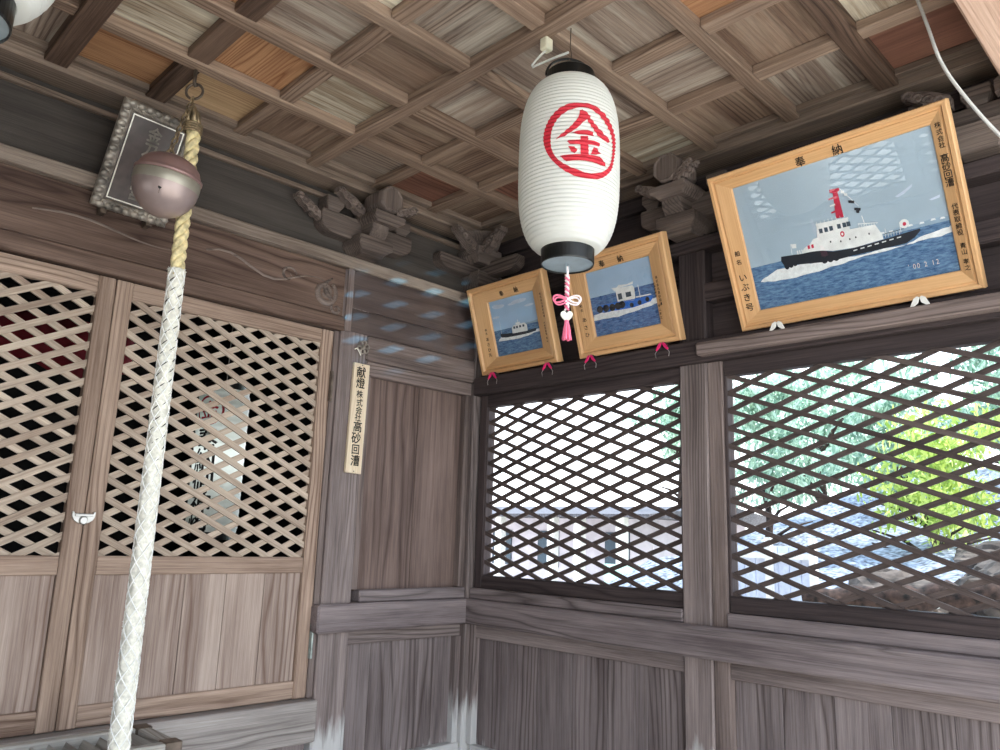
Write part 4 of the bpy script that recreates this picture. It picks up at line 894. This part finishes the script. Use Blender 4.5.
# ================================================================== CARVED SHRINE PLAQUE, TOP LEFT
x0, z0, w_, h_, th, ro, yo = -1.752, .993, .234, .351, .50, .03, -.06
e1 = Vector((math.cos(ro), 0, -math.sin(ro))); up = Vector((math.sin(ro), 0, math.cos(ro)))*math.cos(th)+Vector((0, -1, 0))*math.sin(th); nn = e1.cross(up).normalized()
if nn.y > 0: nn = -nn
FQ = lambda a, b_, c=0: Vector((x0, yo, z0)) + e1*a + up*b_ + nn*c
t_ = thing('shrine_plaque', FQ(w_/2, 0, 0), 'dark plaque in a scalloped silver-grey frame, leaning out high above the doors behind the bell', 'plaque')
mb = MB(); rect_frame(FQ, mb, [((.0,)*4, -.02), ((-.002,)*4, .0), ((.004,)*4, .010), ((.026,)*4, .006), ((.032,)*4, -.002), ((.034,)*4, -.01)], w_, h_, None)
def scal(a0, b0, a1, b1, n):
    for k in range(n):
        t2 = (k+.5)/n; a, b_ = a0+(a1-a0)*t2, b0+(b1-b0)*t2; ln = math.hypot(a1-a0, b1-b0)/n*.55
        ring = []
        for i in range(5):
            ph = i/4*math.pi/2; ring.append([FQ(a+ln*math.cos(ph)*math.cos(v), b_+ln*.9*math.cos(ph)*math.sin(v), .004+.009*math.sin(ph)) for v in [j*math.pi/4 for j in range(8)]])
        vs = [p for g_ in ring for p in g_]; fs = [(l*8+j, l*8+(j+1) % 8, (l+1)*8+(j+1) % 8, (l+1)*8+j) for l in range(4) for j in range(8)]; mb.add(vs, fs, e1)
e = .010; scal(e, e, w_-e, e, 8); scal(e, h_-e, w_-e, h_-e, 8); scal(e, e, e, h_-e, 12); scal(w_-e, e, w_-e, h_-e, 12)
for k in range(7):
    a = .03+.029*k
    for bb in (.021, h_-.021): mb.tube([FQ(a+.009*math.cos(v)*(1-v/9), bb+.006*math.sin(v), .011) for v in [i*.7 for i in range(9)]], .002, 5)
mb.build('scalloped_frame', P['pewter'], t_, smooth=True)
mb = MB(); mb.prism([FQ(.03, .03, -.004), FQ(w_-.03, .03, -.004), FQ(w_-.03, h_-.03, -.004), FQ(.03, h_-.03, -.004)], nn*-.012, up); mb.build('panel', P['plqdark'], t_)
mb = MB(); rect_frame(FQ, mb, [((.036,)*4, -.004), ((.036,)*4, -.001), ((.0395,)*4, -.001), ((.0395,)*4, -.004)], w_, h_, None); mb.build('silver_lining', P['silver'], t_)
mb = MB()
for k, ch in enumerate('金刀比羅宮'):
    put(mb, ch, lambda p, q: FQ(p, q, -.0015), .052, (w_/2-.002, h_-.078-.049*k), .03, .85)
mb.build('inscription', P['pewter'], t_)
mb = MB(); mb.box(x0+.03, x0+.05, -.06, -.02, .975, 1.0); mb.build('fixing_bracket', P['iron'], t_, .002); mb = MB(); mb.box(x0+w_-.06, x0+w_-.04, -.06, -.02, .975, .998); mb.build('fixing_bracket', P['iron'], t_, .002); mb = MB()
a_ = FQ(w_/2, h_*.8, -.02); mb.tube([a_, (a_.x, .02, 1.33)], .003, 6); mb.build('fixing_bracket', P['iron'], t_)

# ================================================================== WALL PLAQUE AND FLORAL CREST
t_ = thing('name_strip', (-.677, -.03, .23), 'tall pale wooden strip with black brush writing, on the post right of the doors', 'sign')
QP = lambda a, b_, c=0: Vector((-.7155+a+.012*(b_/.445)*0+.004*(b_/.445), -.046-c, .228+b_))
mb = MB(); mb.prism([QP(0, 0), QP(.073, -.003), QP(.0775, .440), QP(.0025, .441)], (0, .015, 0), (0, 0, 1)); mb.build('strip_board', W['plaque'], t_, .0015)
mb = MB(); zz = .405
for ch, s_, dz in (('献', .048, .045), ('燈', .046, .045), ('株', .033, .034), ('式', .033, .031), ('会', .033, .030), ('社', .033, .037), ('高', .046, .045), ('砂', .048, .045), ('回', .042, .044), ('漕', .046, .04)):
    put(mb, ch, lambda p, q: QP(p, q, .0006), s_, (.038+.002*random.uniform(-1, 1), zz), .018, .95); zz -= dz
mb.build('inscription', P['ink'], t_)
mb = MB(); mb.tube([QP(.04, .434, 0), QP(.04, .434, .003)], .0022, 8); mb.build('nail', P['iron'], t_); mb = MB(); mb.tube([QP(.036, .006, 0), QP(.036, .006, .003)], .0022, 8); mb.build('nail', P['iron'], t_)
t_ = thing('floral_crest', (-.67, -.045, .735), 'small tarnished metal flower crest with a bent pin, above the pale writing strip', 'crest')
mb = MB()
for k in range(6):
    a = k*math.pi/3+.3; c0 = (-.670+.018*math.cos(a), .738+.018*math.sin(a))
    mb.tube([(c0[0]+.010*math.cos(v), -.0425, c0[1]+.010*math.sin(v)) for v in [i*2*math.pi/12 for i in range(12)]], .0026, 6, closed=True)
mb.tube([(-.670, -.040, .738), (-.670, -.050, .738)], .007, 10)
for k in range(6): a = k*math.pi/3; mb.tube([(-.670, -.043, .738), (-.670+.03*math.cos(a), -.042, .738+.03*math.sin(a))], .0018, 5)
mb.build('petals', P['pewter'], t_, smooth=True)
mb = MB(); mb.tube([(-.712, -.043, .722), (-.704, -.047, .728), (-.690, -.046, .712), (-.682, -.044, .702)], .0026, 6); mb.build('pin', P['silver'], t_)

# ================================================================== WHITE CABLE, TOP RIGHT
mb = MB(); kp = [(-.5, -2.085, 1.462), (-.5, -2.115, 1.40), (-.5, -2.140, 1.29), (-.5, -2.162, 1.18), (-.495, -2.198, 1.083), (-.47, -2.262, .955), (-.40, -2.36, .80), (-.25, -2.42, .55), (-.10, -2.43, .2), (-.04, -2.43, -.3)]
V_ = [Vector(p) for p in kp]; sm = []
for i in range(len(V_)-1):
    a0, a1, a2, a3 = V_[max(0, i-1)], V_[i], V_[i+1], V_[min(len(V_)-1, i+2)]
    for j in range(6): s_ = j/6; sm.append(.5*((2*a1)+(-a0+a2)*s_+(2*a0-5*a1+4*a2-a3)*s_*s_+(-a0+3*a1-3*a2+a3)*s_**3))
mb.tube(sm, .0042, 8); tag(mb.build('hanging_cable', P['cable'], smooth=True), 'thin white cable sagging down from the ceiling at the top right', 'cable')

# ================================================================== OFFERING BOX
t_ = thing('offering_box', (-1.625, -.21, FZ), 'pale weathered offering box with slatted top, below the rope at the bottom left', 'offering box')
bx0, bx1, by0, by1, bz = -1.86, -1.40, -.325, -.075, -.598
mb = MB()
for a in ((bx0, bx0+.03), (bx1-.03, bx1)): mb.box(a[0], a[1], by0, by1, FZ, bz-.04, 'z')
mb.box(bx0, bx1, by0, by0+.02, FZ+.05, bz-.04, 'x'); mb.box(bx0, bx1, by1-.02, by1, FZ+.05, bz-.04, 'x'); mb.box(bx0, bx1, by0, by1, FZ+.05, FZ+.07, 'x'); mb.build('box_body', W['boxw'], t_, .003)
for a in ((bx0-.01, bx1+.01, by1-.035, by1+.005), (bx0-.01, bx1+.01, by0-.005, by0+.03)):
    mb = MB(); mb.box(a[0], a[1], a[2], a[3], bz-.04, bz, 'x'); mb.build('top_rail', W['boxw'], t_, .004)
for a in ((bx0-.01, bx0+.03), (bx1-.03, bx1+.01)):
    mb = MB(); mb.box(a[0], a[1], by0+.03, by1-.035, bz-.04, bz, 'y'); mb.build('top_rail', W['boxw'], t_, .004)
for k in range(9):
    mb = MB(); xx = bx0+.055+k*.045; mb.prism([(xx-.012, by0+.03, bz-.035), (xx+.012, by0+.03, bz-.035), (xx, by0+.03, bz-.008)], (0, by1-.035-by0-.03, 0), (0, 1, 0)); mb.build('slat', W['boxw'], t_)
for q in (by0-.007, by1-.043): mb = MB(); mb.box(bx1-.035, bx1+.013, q, q+.05, bz-.05, bz+.003); mb.build('corner_plate', P['iron'], t_, .002)

# ================================================================== INSIDE THE DOORS
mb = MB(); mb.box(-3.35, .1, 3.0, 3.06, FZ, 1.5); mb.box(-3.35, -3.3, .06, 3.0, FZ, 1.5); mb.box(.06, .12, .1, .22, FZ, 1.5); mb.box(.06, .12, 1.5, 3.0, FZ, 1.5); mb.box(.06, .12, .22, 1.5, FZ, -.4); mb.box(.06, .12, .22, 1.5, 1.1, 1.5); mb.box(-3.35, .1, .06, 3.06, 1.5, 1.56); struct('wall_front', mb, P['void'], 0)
mb = MB(); n = 46; vs = []; fs = []
for i in range(n+1):
    x = -2.6+1.4*i/n; y = 1.0+.02*math.sin(i*1.1)
    vs += [(x, y, .86), (x, y+.006*math.sin(i), .66-.05*math.sin(i/n*math.pi*3)**2)]
for i in range(n): fs.append((2*i, 2*i+2, 2*i+3, 2*i+1))
mb.add(vs, fs); o = mb.build('shrine_curtain', P['curtain'], smooth=True); tag(o, 'dark red curtain glimpsed through the top of the lattice doors', 'curtain')
sm_ = o.modifiers.new('thick', 'SOLIDIFY'); sm_.thickness = .004
ix, iy, ir = -.885, .70, .108
t_ = thing('votive_lantern', (ix, iy, -.04), 'tall white cylindrical lantern with red mark and black writing, seen through the right lattice door', 'lantern')
mb = MB(); n = 120; mb.lathe(ix, iy, [(ir*(1 if 3 < k < n-3 else .96)+.0008*math.sin(k*1.3), .60-.62*k/n) for k in range(n+1)], 40, 1, False); mb.build('paper_body', P['paper'], t_, smooth=True)
mb = MB(); mb.lathe(ix, iy, [(ir*.8, .60), (ir*.82, .63), (ir*.7, .635)], 32, 1, False); mb.build('top_ring', P['blackring'], t_); mb = MB(); mb.lathe(ix, iy, [(ir*.7, -.055), (ir*.82, -.05), (ir*.8, -.02)], 32, 1, False); mb.build('bottom_ring', P['blackring'], t_)
mb = MB(); mb.tube([(ix, iy, .63), (ix, iy, 1.5)], .003, 6); mb.build('hanging_wire', P['iron'], t_)
vb = bpy.data.lights.new('votive_fill', 'POINT'); vb.energy = .6; vb.shadow_soft_size = .02; vb.color = (.82, .92, 1)  # unseen lamp added to brighten the votive lantern's paper
vo = bpy.data.objects.new('votive_fill', vb); C.objects.link(vo); vo.location = (ix, iy, .3+H)
IA = math.radians(-148)
wr_ = lambda p, q: Vector((ix+(ir+.002)*math.cos(IA+p/ir), iy+(ir+.002)*math.sin(IA+p/ir), q))
mb = MB(); n = 36
for k in range(n):
    a0, a1 = 2*math.pi*k/n, 2*math.pi*(k+1)/n; mb.add([wr_(.066*math.cos(a0), .50+.066*math.sin(a0)), wr_(.066*math.cos(a1), .50+.066*math.sin(a1)), wr_(.056*math.cos(a1), .50+.056*math.sin(a1)), wr_(.056*math.cos(a0), .50+.056*math.sin(a0))], [(0, 1, 2, 3)])
put(mb, '金', wr_, .085, (0, .50), .02); mb.build('red_emblem', P['red'], t_)
mb = MB()
for k, ch in enumerate('奉納御神燈'): put(mb, ch, wr_, .105, (0, .375-.092*k), .02)
mb.build('inscription', P['ink'], t_)

# ================================================================== GARDEN AND HOUSES BEYOND THE WINDOWS
def ground_patch(name, x0, x1, y0, y1, zf, mat, n=24, amp=.05, seed=1):
    from mathutils import noise as mn
    mb = MB(); vs = []; fs = []
    for i in range(n+1):
        for j in range(n+1):
            x = x0+(x1-x0)*i/n; y = y0+(y1-y0)*j/n; vs.append((x, y, zf(x, y)+amp*mn.noise((x*2.3+seed, y*2.3, seed))))
    for i in range(n):
        for j in range(n): a = i*(n+1)+j; fs.append((a, a+n+1, a+n+2, a+1))
    mb.add(vs, fs); o = mb.build(name, mat, smooth=True); o['kind'] = 'structure'; return o
ground_patch('garden_bank', 2.2, 12, -6, 2.3, lambda x, y: -1.35+min(1.0, (x-2.2)*.75)*1.0+max(0, x-3.2)*.19-max(0, y-1.7)*.4, P['gravel'], 40, .10)
def tree(label, x, y, z, h, tr, crown, leafm_, n, ls, lean=(0, 0), name='garden_tree', seed=1):
    rr = random.Random(seed); t_ = thing(name, (x, y, z), label, 'tree', 'trees beyond the windows')
    mb = MB(); pts = [Vector((x+lean[0]*k/8+.04*math.sin(k*1.7+seed), y+lean[1]*k/8+.04*math.cos(k*1.3+seed), z+h*k/8)) for k in range(9)]
    mb.tube(pts, [tr*(1.25-.09*k) for k in range(9)], 12)
    for k in range(7):
        b0 = pts[3+k % 5]; a = rr.uniform(0, 6.28); ln = crown[0]*rr.uniform(.6, 1)
        mb.tube([b0, b0+Vector((math.cos(a)*ln*.5, math.sin(a)*ln*.5, ln*.35)), b0+Vector((math.cos(a)*ln, math.sin(a)*ln, ln*.5))], [tr*.45, tr*.3, tr*.12], 7)
    mb.build('trunk', P['bark'], t_, smooth=True)
    mb = MB(); cz = z+h+crown[2]
    cl = [Vector((rr.gauss(0, .45)*crown[0], rr.gauss(0, .45)*crown[0], rr.uniform(-1, 1)*crown[1])) for _ in range(34)]
    for k in range(n):
        c = rr.choice(cl)+Vector((rr.gauss(0, .16), rr.gauss(0, .16), rr.gauss(0, .14)))*crown[0]; p = Vector((x+lean[0], y+lean[1], cz))+c
        R_ = Euler((rr.uniform(0, 6), rr.uniform(0, 6), rr.uniform(0, 6))).to_matrix(); s_ = ls*rr.uniform(.6, 1.3)
        mb.add([p+R_@Vector(q)*s_ for q in ((-1, 0, 0), (-.3, .32, .08), (.5, .28, .05), (1.1, 0, 0), (.5, -.28, .05), (-.3, -.32, .08))], [(0, 1, 2, 3, 4, 5)], (1, 0, 0), rr.random())
    mb.build('foliage', leafm_, t_)
tree('blue-green bushy tree seen through the left part of the far window', 5.2, 1.15, -.9, 1.5, .05, (.48, .6, .45), P['leafteal'], 4200, .036, seed=2)
tree('sunlit yellow-green tree seen through the right half of the far window', 5.0, -.45, -.5, .8, .05, (.62, .50, .35), P['leafyel'], 3600, .036, seed=3)
tree('green tree with a dark trunk, seen through the middle of the far window', 6.7, .20, -.6, 1.5, .07, (.50, .55, .3), P['leafteal'], 3600, .045, (.1, .15), seed=4)
tree('tall pale green tree behind, at the upper right of the far window', 8.9, -.3, -.5, 2.4, .09, (.95, .9, .4), P['leafteal'], 5200, .06, seed=5)
tree('sparse small tree at the right edge of the far window', 6.7, -1.6, -.5, 1.4, .05, (.55, .6, .3), P['leafyel'], 2200, .045, seed=8)
tree('broad pale tree far back, filling the upper left of the far window', 11.5, 3.2, -1.5, 3.5, .12, (1.5, 1.3, .2), P['leafteal'], 5200, .075, seed=11)
tree('broad mid green tree far back, filling the centre of the far window', 12.5, -.6, -.4, 1.6, .12, (1.5, 1.2, .1), P['leafdk'], 5200, .085, seed=12)
tree('broad pale green tree far back at the right of the far window', 12.0, -4.2, -.4, 2.6, .12, (1.6, 1.3, .2), P['leafteal'], 4200, .085, seed=13)
tree('slim tree with pale leaves at the upper right of the near-corner window', 15.5, 8.6, -1.6, 4.4, .10, (.9, .9, .4), P['leafteal'], 2600, .08, seed=14)
def rock(x, y, z, s_, label, seed):
    from mathutils import noise as mn
    bm = bmesh.new(); bmesh.ops.create_icosphere(bm, subdivisions=4, radius=1); mb = MB()
    vs = [Vector((x, y, z))+Vector((v.co.x*s_[0], v.co.y*s_[1], v.co.z*s_[2]))*(1+.35*mn.noise(v.co*1.4+Vector((seed*3, 0, 0)))+.16*mn.noise(v.co*4.5+Vector((seed, 0, 0)))+.09*abs(mn.noise(v.co*11))) for v in bm.verts]
    mb.add(vs, [tuple(v.index for v in f_.verts) for f_ in bm.faces]); bm.free(); tag(mb.build('garden_rock', P['rock'], smooth=False), label, 'rock', 'rocks beyond the far window')
rock(3.1, -.75, -.40, (.30, .38, .24), 'craggy brown rock low in the far window, left of the fallen log', 1)
rock(3.5, -1.45, -.28, (.35, .45, .26), 'large craggy rock at the lower right of the far window', 2)
rock(3.95, -.40, -.26, (.18, .26, .12), 'grey rock on the bank between the fence and the log', 3)
rock(4.55, -1.0, -.08, (.25, .3, .15), 'upper grey rock on the bank below the yellow-green tree', 4)
mb = MB(); n = 18; mb.tube([(2.55-.2*k/n+.02*math.sin(k), -1.70+1.2*k/n, -.20-.12*k/n+.02*math.sin(k*1.9)) for k in range(n+1)], [.075+.008*math.sin(k*2.1) for k in range(n+1)], 12)
tag(mb.build('fallen_log', P['bark'], smooth=True), 'brown barked log lying in front of the rocks low in the far window', 'log')
# fence boards
t_ = thing('board_fence', (3, .05, FZ), 'bluish white board fence low in the left part of the far window', 'fence')
for k in range(7): mb = MB(); mb.box(3.0, 3.02, -.26+k*.085, -.26+k*.085+.080, FZ, .0, 'z', 1); mb.build('fence_board', P['fence'], t_)
for y in (-.30, .02, .34): mb = MB(); mb.box(2.95, 2.995, y, y+.045, FZ, .06, 'z'); mb.build('fence_post', P['white'], t_)
mb = MB(); mb.box(2.975, 3.0, -.26, .33, -.09, -.05, 'y'); mb.build('fence_rail', P['white'], t_)
t_ = thing('round_cap', (3.0, -1.17, -.29), 'white round perforated cap low at the right of the far window', 'cap')
mb = MB(); ax = Vector((-.9, -.42, .1)).normalized(); c0 = Vector((2.72, -1.10, -.285)); mb.tube([c0, c0-ax*.03], .045, 20); mb.build('disc', P['rim'], t_); mb = MB()
s1 = ax.cross(Vector((0, 0, 1))).normalized(); s2 = ax.cross(s1)
for i in range(-2, 3):
    for j in range(-2, 3):
        if i*i+j*j < 6: q = c0+ax*.001+s1*i*.008+s2*j*.008; mb.tube([q, q+ax*.001], .0024, 6)
mb.build('holes', P['ink'], t_); mb = MB(); mb.tube([c0-ax*.02, Vector((2.75, -1.11, -1.0))], .015, 8); mb.build('stake', P['iron'], t_)
# neighbouring house
t_ = thing('neighbour_house', (9.5, 7, FZ), 'lavender-grey house with white porch pillars and dark eaves, seen low through the near-corner window', 'house')
mb = MB(); mb.box(9.6, 13, 5.5, 9.9, FZ, .42); mb.build('house_wall', P['plaster'], t_)
mb = MB(); mb.prism([(8.6, 4.9, .40), (8.6, 4.9, .45), (11.3, 4.9, .72), (14, 4.9, .45), (14, 4.9, .40)], (0, 5.6, 0)); mb.build('roof', P['tile'], t_)
for y in (5.6, 6.55, 7.2, 8.6): mb = MB(); mb.box(8.85, 9.0, y, y+.16, FZ, .42); mb.build('porch_pillar', P['white'], t_)
for y in (6.0, 7.7, 9.0): mb = MB(); mb.box(9.57, 9.6, y, y+.55, -.55, .15); mb.build('window_pane', P['pane'], t_)
mb = MB(); mb.box(7.4, 7.45, 3.4, 4.9, FZ, -.35); tag(mb.build('teal_screen', P['teal']), 'teal sheet screen low at the right of the near-corner window', 'screen')
t_ = thing('far_house', (16, 13, FZ), 'pale house with a grey roof far off, low in the near-corner window', 'house')
mb = MB(); mb.box(15, 18, 12.5, 17, FZ, .5); mb.build('house_wall', P['fence'], t_); mb = MB(); mb.prism([(14.5, 12, .5), (16.5, 12, 1.0), (18.5, 12, .5)], (0, 5.5, 0)); mb.build('roof', P['tile'], t_)
for y in (13, 14.2, 15.4): mb = MB(); mb.box(14.96, 15, y, y+.6, -.4, .3); mb.build('window_pane', P['pane'], t_)
